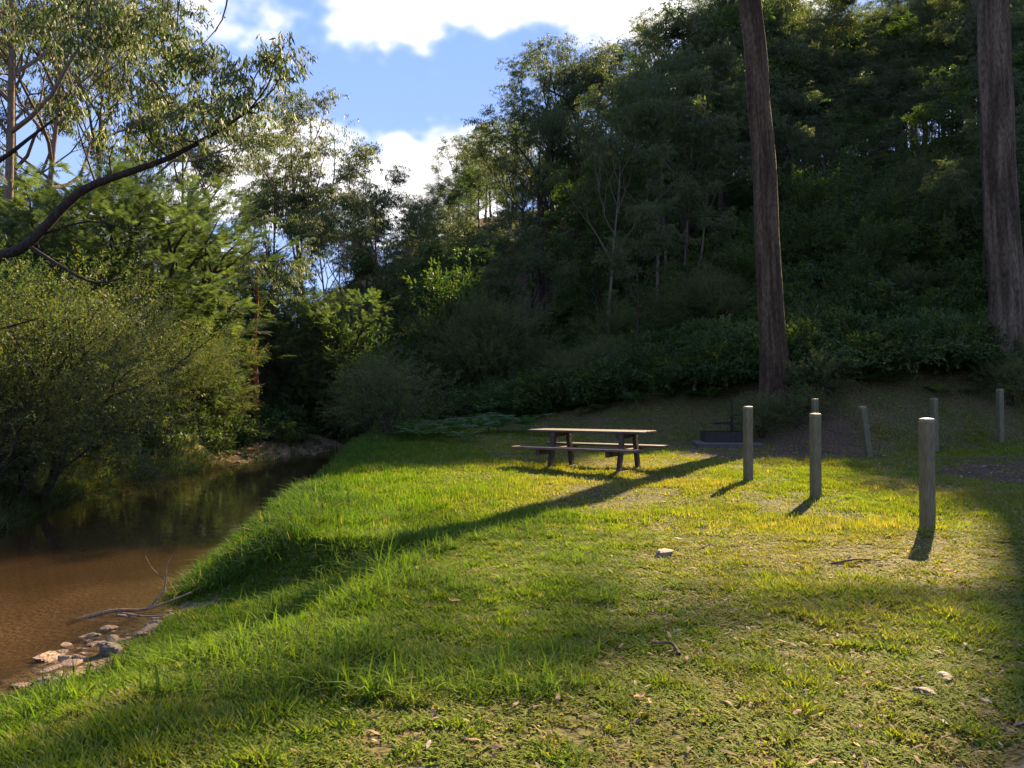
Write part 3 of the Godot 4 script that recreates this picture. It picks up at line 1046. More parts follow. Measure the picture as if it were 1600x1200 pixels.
func overhanging_tree() -> void:
	rng.seed = 410
	var base := gp(-9.35, 12.9)
	var t := thing("overhanging_gum_tree", base, "gum whose dark bare limb reaches out over the creek", "tree")
	var bark := Color(0.07, 0.058, 0.05)
	var wood := MB.new()
	var o := -base
	tapered(wood, [Vector3(0, -0.4, 0), Vector3(0.1, 1.6, 0.1), Vector3(0.35, 3.2, 0.3), Vector3(0.2, 5.4, 0.3), Vector3(0.5, 7.8, 0.2), Vector3(0.3, 9.6, 0.1)], 0.24, 0.07, bark, 12)
	part("trunk", wood.mesh(), M.bark, t)
	var limb := MB.new()
	var main := [o + Vector3(-9.0, 3.2, -12.65), o + Vector3(-8.29, 3.53, -12.40), o + Vector3(-7.58, 3.59, -12.20), o + Vector3(-7.10, 3.77, -12.10), o + Vector3(-6.34, 4.47, -12.00), o + Vector3(-5.55, 4.75, -11.90), o + Vector3(-4.93, 4.93, -11.80), o + Vector3(-4.27, 5.24, -11.70), o + Vector3(-3.74, 5.53, -11.60)]
	var mp := tapered(limb, main, 0.105, 0.018, bark, 9)
	part("limb", limb.mesh(), M.bark, t)
	var tw := MB.new()
	var side := []
	side.append(tapered(tw, [o + Vector3(-7.10, 3.70, -12.10), o + Vector3(-6.53, 3.36, -12.00), o + Vector3(-6.01, 3.14, -11.90), o + Vector3(-5.50, 3.23, -11.80)], 0.035, 0.008, bark, 6))
	side.append(tapered(tw, [o + Vector3(-9.1, 4.9, -12.6), o + Vector3(-8.03, 4.93, -12.30), o + Vector3(-7.58, 5.04, -12.20), o + Vector3(-7.10, 5.33, -12.10), o + Vector3(-6.53, 5.69, -12.00)], 0.06, 0.012, bark, 7))
	side.append(tapered(tw, [o + Vector3(-9.2, 2.3, -12.7), o + Vector3(-8.00, 2.53, -12.40), o + Vector3(-7.65, 2.51, -12.30), o + Vector3(-7.01, 2.66, -12.20)], 0.045, 0.008, bark, 6))
	var top := tapered(tw, [o + Vector3(-9.1, 6.6, -12.6), o + Vector3(-8.0, 7.7, -12.2), o + Vector3(-6.9, 7.9, -11.9), o + Vector3(-5.8, 7.7, -11.8), o + Vector3(-4.7, 7.6, -11.7), o + Vector3(-4.0, 7.4, -11.6)], 0.04, 0.006, bark, 7)
	tapered(tw, [o + Vector3(-7.0, 3.85, -12.1), o + Vector3(-6.3, 4.1, -12.2), o + Vector3(-5.6, 4.0, -12.3), o + Vector3(-5.0, 4.15, -12.4)], 0.02, 0.005, bark, 5)
	var clumps := [Vector3(-3.25, 6.28, -11.30), Vector3(-3.29, 6.36, -11.93), Vector3(-3.58, 6.20, -11.66), Vector3(-3.76, 5.83, -11.39), Vector3(-4.25, 6.30, -12.02), Vector3(-4.20, 5.69, -11.75), Vector3(-4.37, 6.40, -11.48), Vector3(-4.70, 6.15, -12.11), Vector3(-4.88, 6.37, -11.84), Vector3(-4.90, 6.57, -11.57), Vector3(-4.52, 5.31, -11.30), Vector3(-5.05, 5.85, -11.93), Vector3(-5.21, 6.11, -11.66), Vector3(-5.18, 5.47, -11.39), Vector3(-5.70, 6.72, -12.02), Vector3(-5.84, 6.88, -11.75), Vector3(-5.98, 6.53, -11.48), Vector3(-5.83, 5.30, -12.11), Vector3(-5.15, 5.22, -11.84), Vector3(-3.91, 5.41, -11.30), Vector3(-3.75, 5.85, -11.93), Vector3(-6.34, 6.93, -11.66), Vector3(-5.27, 6.80, -11.39), Vector3(-5.14, 7.14, -12.02),
		Vector3(-6.4, 5.9, -11.9), Vector3(-6.9, 6.9, -11.8), Vector3(-7.6, 7.2, -12.2), Vector3(-6.0, 7.4, -12.1), Vector3(-8.6, 8.2, -12.4), Vector3(-7.4, 8.4, -12.6), Vector3(-9.4, 9.2, -12.9), Vector3(-8.8, 10.2, -13.0), Vector3(-10.2, 8.0, -13.4)]
	var xs := []
	for c: Vector3 in clumps:
		var q := o + c
		# a twig from the nearest limb to the clump
		var best := mp[0]
		for p in mp:
			if p.distance_squared_to(q) < best.distance_squared_to(q) and p.y < q.y: best = p
		for p in top:
			if p.distance_squared_to(q) < best.distance_squared_to(q): best = p
		var mid := best.lerp(q, 0.5) + rv() * 0.12
		tapered(tw, [best, mid, q], 0.016, 0.004, bark, 5)
		for k in 17:
			var r := rin() * Vector3(0.36, 0.3, 0.36)
			var b := Basis(Vector3.UP, rng.randf() * TAU) * Basis(Vector3.RIGHT, rng.randf_range(-0.5, 0.6))
			xs.append(Transform3D(b.scaled(Vector3.ONE * rng.randf_range(0.75, 1.15)), q + r))
	part("branch", tw.mesh(), M.bark, t)
	part("crown", stamp("gum_near", xs), M.leaf, t)

func top_of(kind: Dictionary) -> float:
	var b := (kind.crown as ArrayMesh).get_aabb()
	return b.position.y + b.size.y

func sun_room(x: float, d: float, vlim: float) -> float:
	# how tall a tree may stand here and still let the low sun reach the lawn past vlim
	return ((x * 0.4848 + d * 0.8746) - vlim) * 0.613 - gh(x, d)

func where_on_slope(x: float, d: float) -> String:
	var b := x / d
	var side := "left of the straight brown trunk" if b < 0.30 else ("between the two towering trunks" if b < 0.56 else "at the broad grey trunk")
	var s := hill_s(x, d)
	return ("low on the slope " if s < 12.0 else ("half way up the slope " if s < 27.0 else "high on the slope ")) + side

func lit_to(u: float) -> float:
	# how far up the flat the sun reaches, for each strip across its direction
	var k := n1.get_noise_1d(u * 9.0) * 2.0
	if u > -1.6: return 11.5 + k * 0.5
	if u > -6.3: return 17.5 + k * 0.4
	if u > -9.0: return 12.5 + k
	if u > -16.5: return 6.5 + k
	return 21.0

func lit_round(u: float) -> float:
	return maxf(maxf(lit_to(u - 1.6), lit_to(u + 1.6)), lit_to(u)) + 1.0

func _ready() -> void:
	# camera, sky, sun, exposure
	var cam := Camera3D.new()
	cam.name = "camera"
	cam.fov = 50.0
	cam.far = 900.0
	cam.near = 0.05
	cam.position = Vector3(0, 1.5, 0)
	cam.rotation_degrees = Vector3(0.85, 0, 0)
	add_child(cam)
	var env := Environment.new()
	env.background_mode = Environment.BG_SKY
	var sky := Sky.new()
	sky.sky_material = build_sky()
	env.sky = sky
	env.background_energy_multiplier = 0.31
	env.tonemap_mode = Environment.TONE_MAPPER_LINEAR
	env.tonemap_exposure = 5.0
	env.sdfgi_enabled = true
	env.ssao_enabled = true
	env.ssil_enabled = true
	var we := WorldEnvironment.new()
	we.name = "environment"
	we.environment = env
	add_child(we)
	var sun := DirectionalLight3D.new()
	sun.name = "sun"
	sun.light_energy = 1.6
	sun.light_color = Color(1.0, 0.89, 0.7)
	sun.light_angular_distance = 0.5
	sun.shadow_enabled = true
	sun.rotation_degrees = Vector3(-31.5, 180.0 - 29.0, 0)
	add_child(sun)

	n1.seed = 4; n1.frequency = 0.06; n1.fractal_octaves = 3
	n2.seed = 9; n2.frequency = 0.05; n2.fractal_octaves = 2
	n3.seed = 15; n3.frequency = 0.04; n3.fractal_octaves = 3
	build_materials()
	build_ground()
	build_water()
	rng.seed = 1
	build_families()

	# ---- the two towering gums that frame the right of the view
	giant(11, gp(7.08, 22.0), 30.0, 0.345, 0.2, Vector3(-0.062, 0, 0), 19.0, Color(0.078, 0.054, 0.034), Color(0.19, 0.138, 0.088), "tall straight brown gum trunk left of the pair behind the bollards")
	giant(12, gp(13.5, 22.3), 33.0, 0.45, 0.27, Vector3(-0.035, 0, 0), 20.5, Color(0.085, 0.064, 0.042), Color(0.225, 0.175, 0.12), "broad grey gum trunk at the right edge behind the rear bollards")
	overhanging_tree()

	# ---- kinds of trees and shrubs
	var grey := Color(0.15, 0.125, 0.1)
	var brown := Color(0.085, 0.065, 0.05)
	var pale_bark := Color(0.26, 0.2, 0.15)
	var K := {}
	K.open = gum(101, 17.0, 0.48, 9, 0.24, 0.22, pale_bark, 13, 0.8)
	K.airy = gum(102, 17.0, 0.5, 8, 0.23, 0.18, pale_bark, 12, 0.72)
	K.dense = gum(103, 15.0, 0.3, 13, 0.27, 0.25, brown, 15, 0.95)
	K.tall = gum(104, 20.0, 0.58, 8, 0.2, 0.21, pale_bark, 10, 0.95)
	K.slim = gum(105, 13.0, 0.52, 7, 0.2, 0.11, pale_bark, 14, 0.72)
	K.dark = gum(106, 11.0, 0.2, 11, 0.26, 0.14, brown, 11, 0.8, 2, "broad", 1.15)
	K.mid = gum(107, 12.0, 0.48, 8, 0.25, 0.13, brown, 14, 0.8)
	K.wattle = bushy(120, 8.5, 6.0, 5, "wattle", 2300, brown, M.feather, 0.06, 1.0, 0.35)
	K.wattle2 = bushy(121, 9.0, 5.0, 4, "wattle", 2200, brown, M.feather, 0.1, 1.0, 0.35)
	K.tea = bushy(130, 3.2, 4.2, 7, "tea", 3000, brown, M.leaf, 0.02, 0.9)
	K.tea2 = bushy(131, 2.8, 3.4, 6, "tea", 2000, brown, M.leaf, 0.02, 0.9)
	K.dusk = bushy(133, 3.4, 4.8, 7, "box", 2600, brown, M.leaf, 0.0, 0.85)
	K.broad = bushy(140, 4.0, 4.0, 5, "broad", 1300, brown, M.leaf, 0.05, 1.0)
	K.small = bushy(141, 1.6, 2.1, 5, "tea", 520, brown, M.leaf, 0.05, 0.8)

	# ---- named trees of the left bank and the far bend: x, d, top above water flat, kind, turn, label
	for r in [
		["gum_tree", -10.3, 42.0, 17.3, "open", 0.4, "tallest open-crowned gum standing against the cloud at the creek bend"],
		["gum_tree", -13.4, 46.0, 16.6, "airy", 2.0, "thin-crowned gum just left of the tallest gum at the bend"],
		["gum_tree", -7.8, 50.0, 17.2, "airy", 4.0, "airy gum just right of the tallest gum at the bend"],
		["gum_tree", -8.6, 40.0, 12.5, "slim", 1.0, "slim dark gum in front of the tallest gum at the bend"],
		["gum_tree", -13.7, 22.0, 19.5, "tall", 0.0, "gum with a pale brown trunk at the far left edge"],
		["gum_tree", -14.4, 25.2, 18.0, "tall", 1.7, "second tall gum trunk from the left edge"],
		["gum_tree", -16.6, 28.0, 19.0, "airy", 3.1, "tall gum behind the two leftmost gum trunks"],
		["gum_tree", -15.9, 31.0, 17.8, "open", 5.0, "leafy tall gum behind the overhanging limb"],
		["gum_tree", -15.4, 37.0, 17.0, "airy", 0.9, "gum rising behind the feathery wattles"],
		["gum_tree", -7.0, 60.0, 16.0, "open", 2.2, "small distant gum in the middle of the valley gap"],
		["gum_tree", -5.1, 67.0, 17.2, "airy", 3.3, "faint distant gum under the low cloud gap"],
		["gum_tree", -2.2, 61.0, 15.4, "dense", 1.2, "distant rounded gum left of the big lit gum"],
		["gum_tree", -10.4, 57.0, 15.0, "dense", 4.4, "distant dark gum behind the tallest gum"],
		["gum_tree", 3.5, 69.0, 31.5, "dense", 0.6, "big rounded sunlit gum on the left shoulder of the hill"],
		["gum_tree", -0.6, 74.0, 26.5, "open", 2.9, "gum peeping out left of the big rounded gum"],
		["gum_tree", 8.6, 73.0, 33.5, "dense", 3.9, "tall gum right behind the big rounded gum"],
		["gum_tree", 12.8, 76.0, 36.5, "open", 5.1, "high gum on the skyline right of the big rounded gum"],
		["gum_tree", 17.0, 70.0, 34.0, "airy", 0.2, "airy gum left of the straight brown trunk at the skyline"],
		["gum_tree", 12.6, 50.0, 27.0, "open", 2.4, "tall gum close left of the straight brown trunk"],
		["gum_tree", 9.6, 47.5, 24.0, "open", 0.9, "gum two crowns left of the straight brown trunk"],
		["gum_tree", 15.2, 54.0, 29.5, "dense", 4.1, "full gum crown showing behind the straight brown trunk"],
		["gum_tree", 5.6, 66.0, 30.0, "dense", 1.3, "full rounded gum in the middle of the skyline group on the hill shoulder"],
		["gum_tree", 2.2, 62.0, 24.5, "dense", 5.7, "lower rounded gum at the left foot of the skyline group"],
		["gum_tree", 0.8, 38.0, 9.4, "slim", 1.9, "young light green gum in front of the big rounded gum"],
		["understorey_tree", 4.6, 43.0, 13.6, "dark", 2.5, "dark leafy tree right of the big rounded gum"],
		["understorey_tree", 9.0, 42.0, 16.8, "dark", 0.7, "dark leafy tree left of the straight brown trunk"],
		["understorey_tree", -6.2, 45.0, 9.5, "dark", 3.6, "dark leafy tree below the airy gum at the bend"],
		["understorey_tree", -12.3, 38.0, 8.2, "dark", 4.8, "dark leafy tree beside the orange trunk"],
		["understorey_tree", -2.6, 44.0, 10.5, "dark", 1.1, "dark leafy tree over the brown dry shrub"],
		["understorey_tree", -4.4, 52.0, 11.5, "dark", 5.5, "dark leafy tree filling the middle of the valley gap"],
		["wattle_tree", -11.1, 26.0, 8.6, "wattle", 0.3, "bright feathery wattle behind the sunlit bank shrub"],
		["wattle_tree", -12.6, 23.6, 8.8, "wattle2", 1.9, "feathery wattle under the overhanging limb"],
		["wattle_tree", -15.6, 26.6, 9.2, "wattle", 3.4, "feathery wattle at the left edge behind the gum trunks"],
		["wattle_tree", -12.2, 33.0, 8.7, "wattle2", 4.1, "farther feathery wattle left of the orange trunk"],
		["wattle_tree", -15.6, 20.0, 6.5, "wattle", 5.2, "low feathery wattle behind the dark bank shrub"],
		["wattle_tree", -8.4, 35.5, 6.4, "wattle2", 0.8, "small feathery wattle right of the orange trunk"]]:
		var at := gp(r[1], r[2])
		var kind: Dictionary = K[r[4]]
		var box: AABB = (kind.crown as ArrayMesh).get_aabb()
		var s: float = (r[3] - at.y) / (box.position.y + box.size.y)
		plant(r[0], kind, at, Vector3(s, s, s), r[5], r[6], "tree", "trees along the creek and the hill shoulder")

	# slender tree with a peeled orange trunk
	var ot := thing("orange_trunk_tree", gp(-9.7, 31.0), "slender tree with a peeled orange-red trunk at the bend", "tree")
	var ow := MB.new()
	tapered(ow, [Vector3(0, -0.3, 0), Vector3(0.06, 1.5, 0), Vector3(-0.02, 3.2, 0.05), Vector3(0.08, 4.8, 0), Vector3(0.05, 6.0, 0)], 0.15, 0.05, Color(0.36, 0.125, 0.05), 9)
	part("trunk", ow.mesh(), M.bark, ot)
	rng.seed = 55
	var otips := []
	var oww := MB.new()
	for k in 4:
		grow(oww, otips, Vector3(0.06, 4.4 + k * 0.4, 0), Vector3(cos(k * 1.9), 0.8, sin(k * 1.9)).normalized(), 1.5, 0.035, 1, brown)
	part("branch", oww.mesh(), M.bark, ot)
	part("crown", stamp("gum", spread(otips, 8, 0.7, 0.6, 0.9, Vector3(0, 5, 0))), M.leaf, ot)

	# ---- shrubs along the creek
	for r in [
		["bank_shrub", -9.0, 15.3, "dusk", 1.05, 0.0, "large dark shrub overhanging the creek at the left"],
		["bank_shrub", -9.9, 13.0, "dusk", 0.9, 2.0, "dark shrub at the left edge beside the large dark shrub"],
		["bank_shrub", -8.7, 13.4, "dusk", 0.55, 1.0, "low dark shrub at the waterline on the left edge"],
		["bank_shrub", -10.5, 22.4, "tea", 1.05, 4.0, "sunlit olive shrub leaning over the middle of the creek"],
		["bank_shrub", -10.6, 19.4, "tea2", 1.0, 0.6, "shrub tucked behind the large dark shrub"],
		["bank_shrub", -11.0, 28.0, "tea2", 1.05, 3.0, "olive shrub right of the sunlit leaning shrub"],
		["bank_shrub", -9.2, 35.0, "tea", 0.95, 5.0, "farthest olive shrub above the gravel bar"],
		["bank_shrub", -3.3, 22.3, "small", 1.15, 0.9, "small pale shrub standing on the grassy bank edge"],
		["bank_shrub", -4.1, 24.8, "small", 1.2, 2.6, "pale shrub behind the small one on the grassy bank edge"],
		["bank_shrub", -11.2, 26.9, "broad", 0.85, 2.2, "yellow-green leafy shrub behind the sunlit leaning shrub"],
		["bank_shrub", -6.2, 36.5, "broad", 1.0, 4.2, "dark leafy shrub at the end of the visible creek"],
		["bank_shrub", -3.9, 37.5, "broad", 1.15, 0.2, "leafy shrub in shade right of the creek's end"],
		["bank_shrub", -0.9, 33.5, "tea", 1.15, 1.4, "brownish dry shrub at the foot of the hill shoulder"],
		["bank_shrub", -9.6, 37.5, "broad", 1.0, 3.0, "leafy shrub below the tallest gum"],
		["bank_shrub", -13.2, 30.0, "broad", 1.0, 0.4, "leafy shrub between the feathery wattles"],
		["bank_shrub", -13.0, 17.2, "broad", 0.9, 1.4, "leafy shrub behind the dark shrubs at the left edge"],
		["bank_shrub", -1.9, 40.0, "broad", 1.3, 5.4, "tall leafy shrub in the shade of the hill shoulder"]]:
		plant(r[0], K[r[3]], gp(r[1], r[2]), Vector3.ONE * float(r[4]), r[5], r[6], "shrub", "shrubs along the creek")

	# ---- the shaded forest on the hillside
	rng.seed = 500
	var made := []
	var tries := 0
	while made.size() < 155 and tries < 6000:
		tries += 1
		var d := rng.randf_range(20.0, 74.0)
		var x := rng.randf_range(1.0, 0.75 * d + 6.0)
		var s := hill_s(x, d)
		if s < 3.0 or x < 0.16 * d - 2.0: continue
		var okay := true
		for m in made:
			if Vector2(m.x - x, m.y - d).length() < 2.1: okay = false
		if Vector2(x - 10.6, d - 27.0).length() < 2.8 or Vector2(x - 7.4, d - 23.0).length() < 3.5 or Vector2(x - 13.4, d - 22.3).length() < 3.5: okay = false
		if not okay: continue
		var v := x * 0.4848 + d * 0.8746
		var room := sun_room(x, d, lit_round(x * 0.8746 - d * 0.4848))
		if room < 2.0: continue
		made.append(Vector2(x, d))
		var at := gp(x, d)
		var turn := rng.randf() * TAU
		var h := minf(room, rng.randf_range(8.0, 19.0))
		if h < 5.0:
			var kd: Dictionary = K["broad"] if rng.randf() < 0.6 else K["tea"]
			plant("hillside_shrub", kd, at, Vector3.ONE * h / top_of(kd), turn, "leafy shrub in shade, " + where_on_slope(x, d), "shrub", "shrubs on the shaded slope")
		elif rng.randf() < 0.12:
			plant("hillside_tree", K.dark, at, Vector3.ONE * h / top_of(K.dark), turn, "leafy understorey tree in shade, " + where_on_slope(x, d), "tree", "leafy trees on the shaded slope")
		else:
			var pick: Array = [[K.slim, top_of(K.slim), "slender pale-stemmed gum "], [K.mid, top_of(K.mid), "spreading brown-stemmed gum "], [K.open, top_of(K.open), "tall open gum "]][rng.randi() % (3 if h > 10.0 else 2)]
			plant("hillside_gum_tree", pick[0], at, Vector3.ONE * h / pick[1], turn, pick[2] + where_on_slope(x, d), "tree", "gums on the shaded slope")

	# tall bare-stemmed gums high on the slope, their crowns far above: they shade the near edge of the lawn
	rng.seed = 520
	var nth := ["first", "second", "third", "fourth", "fifth", "sixth", "seventh", "eighth", "ninth", "tenth"]
	var q := 0
	for r in [[-11.6, 53.0, -1.0], [1.0, 57.0, 2.0], [5.4, 54.0, 2.0]]:
		var x: float = r[1] * 0.4848 + r[0] * 0.8746
		var d: float = r[1] * 0.8746 - r[0] * 0.4848
		var at := gp(x, d)
		var low: float = (K.tall.crown as ArrayMesh).get_aabb().position.y + 0.8
		var sc: float = ((r[1] - r[2]) * 0.613 - at.y) / low
		plant("slope_gum_tree", K.tall, at, Vector3(sc * 1.25, sc, sc * 1.25), rng.randf() * TAU, "%s tall bare gum stem from the left, high in the shaded forest on the slope" % nth[q], "tree", "tall bare gums high on the slope")
		q += 1

	# ---- far forest on the ridge and up the valley, one mass
	rng.seed = 600
	for kk in [["open", 17.0, 0], ["dark", 11.0, 1]]:
		var kind: Dictionary = K[kk[0]]
		var both := ArrayMesh.new()
		both.add_surface_from_arrays(Mesh.PRIMITIVE_TRIANGLES, (kind.wood as ArrayMesh).surface_get_arrays(0))
		both.add_surface_from_arrays(Mesh.PRIMITIVE_TRIANGLES, (kind.crown as ArrayMesh).surface_get_arrays(0))
		both.surface_set_material(0, M.bark)
		both.surface_set_material(1, kind.mat)
		var xs := []
		while xs.size() < 200:
			var right := xs.size() < 100
			var d := rng.randf_range(30.0, 105.0) if right else rng.randf_range(14.0, 140.0)
			var x := rng.randf_range(0.1, 85.0) if right else rng.randf_range(-80.0, 0.0)
			var s := hill_s(x, d)
			var v := x * 0.4848 + d * 0.8746
			var h := 0.0
			if x > 0.0:
				if v < 58.0 or v > 105.0 or (x < 0.26 * d and (kk[2] == 0 or d > 75.0)): continue
				h = rng.randf_range(13.0, 22.0)
				h = minf(h, sun_room(x, d, lit_round(x * 0.8746 - d * 0.4848)))
				if h < 5.0: continue
			else:
				if x > -0.62 * d + 4.0 and d < 66.0: continue
				if x > -17.0 and d < 64.0: continue
				h = rng.randf_range(9.0, 15.0)
			if kk[2] == 1 and xs.size() < 45:
				x = rng.randf_range(-5.0, 24.0)
				d = rng.randf_range(60.0, 98.0)
				h = rng.randf_range(7.0, 11.0)
			if kk[2] == 1: h *= 0.62
			h /= top_of(kind)
			xs.append(Transform3D(Basis(Vector3.UP, rng.randf() * TAU).scaled(Vector3.ONE * h), gp(x, d)))
		var mm := MultiMesh.new()
		mm.transform_format = MultiMesh.TRANSFORM_3D
		mm.mesh = both
		mm.instance_count = xs.size()
		for i in xs.size(): mm.set_instance_transform(i, xs[i])
		var o := MultiMeshInstance3D.new()
		o.name = numbered("far_forest" if kk[2] == 0 else "far_understorey")
		o.multimesh = mm
		add_child(o)
		tag(o, "far gum forest along the ridge and up the valley" if kk[2] == 0 else "far dark understorey below the distant gum forest", "forest", "", "stuff")

	# ---- ferns and undergrowth
	var fern := [fern_mesh(201, 11, 0.95, Color(0.075, 0.125, 0.03)), fern_mesh(202, 9, 0.85, Color(0.085, 0.13, 0.035)), fern_mesh(203, 13, 1.05, Color(0.065, 0.11, 0.03))]
	rng.seed = 701
	for r in [[-2.5, 21.2], [-2.0, 22.4], [-1.5, 21.6], [-1.0, 22.8], [-0.4, 23.4], [-2.7, 23.4], [-1.7, 24.0], [0.3, 24.2], [-0.7, 24.6], [-1.2, 19.9], [-2.2, 20.2], [0.6, 22.6]]:
		var o := thing("bracken_fern", gp(r[0], r[1]), "bracken fern in the patch between the pale shrub and the table", "fern", "bracken patch on the lawn edge", rng.randf() * TAU)
		o.scale = Vector3.ONE * rng.randf_range(0.7, 1.1)
		part("fronds", fern[rng.randi() % 3], M.fern, o)
	for k in 60:
		var d := rng.randf_range(19.0, 36.0)
		var x := rng.randf_range(-1.0, 0.66 * d)
		var s := hill_s(x, d)
		if s < 1.4 or s > 9.0 or Vector2(x - 7.2, d - 22.4).length() < 2.6 or Vector2(x - 13.35, d - 22.3).length() < 1.2: continue
		plant("understorey_bush", K.small if k % 2 == 0 else K.broad, gp(x, d), Vector3.ONE * (rng.randf_range(0.6, 1.3) if k % 2 == 0 else rng.randf_range(0.22, 0.4)), rng.randf() * TAU, ("fine-leaved low bush " if k % 2 == 0 else "broad-leaved low bush ") + where_on_slope(x, d), "shrub", "low bushes at the foot of the slope")
	for r in [[6.35, 20.9, 0.55], [7.25, 20.85, 0.5], [7.95, 21.3, 0.6], [12.7, 21.0, 0.6], [13.7, 20.9, 0.5]]:
		plant("understorey_bush", K.small, gp(r[0], r[1]), Vector3(1.2, 1.0, 1.2) * float(r[2]), rng.randf() * TAU, "low bush hugging the foot of the " + ("straight brown trunk" if r[0] < 9.0 else "broad grey trunk"), "shrub", "low bushes at the trunk feet")
	for k in 70:
		var d := rng.randf_range(18.0, 34.0)
		var x := rng.randf_range(1.0, 0.7 * d)
		var s := hill_s(x, d)
		if s < 1.6 or s > 10.0: continue
		var o := thing("slope_fern", gp(x, d), "arching fern " + where_on_slope(x, d), "fern", "ferns on the shaded slope", rng.randf() * TAU)
		o.scale = Vector3.ONE * rng.randf_range(0.7, 1.35)
		part("fronds", fern[rng.randi() % 3], M.fern, o)
	var ux := []
	var uc := []
	while ux.size() < 6000:
		var d := rng.randf_range(12.0, 60.0) if ux.size() < 4000 else rng.randf_range(18.0, 36.0)
		var x := rng.randf_range(-36.0, 45.0) if ux.size() < 4000 else rng.randf_range(-3.0, 25.0)
		var s := hill_s(x, d)
		if absf(x) > 0.7 * d + 4.0: continue
		if x > table(RR, d):
			if s < 0.9: continue
			if s < 3.0 and rng.randf() < 0.6: continue
		elif x > table(RL, d) - 0.9: continue
		ux.append(Transform3D(Basis(Vector3.UP, rng.randf() * TAU).scaled(Vector3.ONE * rng.randf_range(0.35, 0.95) * (1.0 if s < 12.0 else 1.5)), gp(x, d)))
		uc.append(jitter(Color(1, 1, 1), 0.3))
	var scrub := bushy(150, 0.9, 1.3, 3, "broad", 230, brown, M.leaf, 0.0, 0.62)
	rng.seed = 702
	var sx := []
	var scol := []
	while sx.size() < 3600:
		var d := rng.randf_range(14.0, 60.0) if sx.size() < 2200 else rng.randf_range(20.0, 36.0)
		var x := rng.randf_range(-36.0, 45.0) if sx.size() < 2200 else rng.randf_range(-2.0, 24.0)
		var s := hill_s(x, d)
		if absf(x) > 0.7 * d + 4.0: continue
		if x > table(RR, d):
			if s < 1.6: continue
		elif x > table(RL, d) - 1.2: continue
		if n1.get_noise_2d(x * 8.0, d * 8.0) < -0.1: continue
		sx.append(Transform3D(Basis(Vector3.UP, rng.randf() * TAU) * Basis.from_scale(Vector3(rng.randf_range(0.6, 1.3), rng.randf_range(0.4, 1.3), rng.randf_range(0.6, 1.3)) * (1.0 if s < 12.0 else 1.4)), gp(x, d)))
		scol.append(jitter(Color(0.95, 0.95, 0.95), 0.35))
	scatter("scrub", scrub.crown, M.leaf, sx, scol, "tangled knee-high scrub over the forest floor", "scrub")
	scatter("undergrowth", fern[1], M.fern, ux, uc, "low ferny undergrowth covering the forest floor", "undergrowth")

	build_grass()
	build_litter()

	# ---- furniture
	picnic_table()
	bollard(gp(4.63, 9.2), 1.22, 0.128, "nearest bollard on the right with a sunlit cap", 0.18)
	bollard(gp(4.38, 11.9), 1.22, 0.128, "second bollard between the nearest one and the one by the fire pit", 0.2)
	bollard(gp(3.88, 13.55), 1.22, 0.128, "left bollard of the sunlit three in front of the fire pit", 0.22)
	bollard(gp(6.95, 18.9), 1.2, 0.13, "bollard mostly hidden behind the second sunlit bollard", 0.1)
	bollard(gp(7.75, 17.9), 1.12, 0.13, "leaning shaded bollard in the back row", 0.1, Vector3(0.03, 0, 0.15))
	bollard(gp(9.7, 18.9), 1.22, 0.128, "upright shaded bollard behind the nearest sunlit bollard", 0.3, Vector3(0, 0, 0.02))
	bollard(gp(11.55, 19.5), 1.25, 0.128, "rightmost shaded bollard before the broad grey trunk", 0.2)
	fire_place()

	# ---- stones of the little beach, and loose stones on the lawn
	rng.seed = 801
	var pink := Color(0.36, 0.245, 0.165)
	var stones := [
		[-3.72, 6.62, Vector3(0.34, 0.12, 0.26), pink, "large flat pinkish slab at the water's edge"],
		[-3.73, 5.72, Vector3(0.2, 0.13, 0.16), pink * 1.05, "pale upright stone at the left end of the stone beach"],
		[-3.66, 5.5, Vector3(0.2, 0.09, 0.16), pink, "pale flat stone lowest on the stone beach"],
		[-3.3, 5.95, Vector3(0.3, 0.14, 0.2), Color(0.12, 0.1, 0.07), "dark mossy stone against the grass"],
		[-3.28, 6.75, Vector3(0.3, 0.2, 0.24), Color(0.13, 0.11, 0.08), "dark broken stone in the middle of the beach"]]
	for s in stones:
		var o := thing("stone", gp(s[0], s[1], -s[2].y * 0.18), s[4], "stone", "stones of the creek beach", rng.randf() * TAU)
		o.rotation.x = rng.randf_range(-0.12, 0.12)
		var st := rng.state
		part("body", rock_mesh(int(s[1] * 100), s[2], s[3]), M.rock, o)
		rng.state = st
	var rm := []
	for k in 7:
		rm.append(rock_mesh(850 + k, Vector3(1, 0.55, 0.75), [pink, pink * 0.8, Color(0.3, 0.22, 0.15), Color(0.2, 0.15, 0.1)][k % 4]))
	rng.seed = 802
	for k in 85:
		var d := 7.0 + rng.randfn(0.0, 0.72)
		var xr := table(RR, d)
		var x := xr + 0.02 + absf(rng.randfn(0.0, 0.42))
		if x - xr > 0.95 or d < 5.4 or d > 8.6: continue
		var sz := rng.randf_range(0.05, 0.2)
		var o := thing("beach_stone", gp(x, d, sz * 0.02), "small broken stone among the rubble of the creek beach", "stone", "rubble of the creek beach", rng.randf() * TAU)
		o.rotation.z = rng.randf_range(-0.3, 0.3)
		o.scale = Vector3(rng.randf_range(1.0, 2.0), rng.randf_range(0.5, 1.1), rng.randf_range(0.8, 1.4)) * sz
		part("body", rm[rng.randi() % 7], M.rock, o)
	for k in 55:
		var d := rng.randf_range(24.5, 33.0)
		var x := table(RL, d) - rng.randf() * 2.0
		var sz := rng.randf_range(0.08, 0.3)
		var o := thing("gravel_bar_stone", gp(x, d, -sz * 0.1), "stone on the pale gravel bar at the creek bend", "stone", "stones of the gravel bar", rng.randf() * TAU)
		o.scale = Vector3.ONE * sz
		part("body", rm[rng.randi() % 7], M.rock, o)
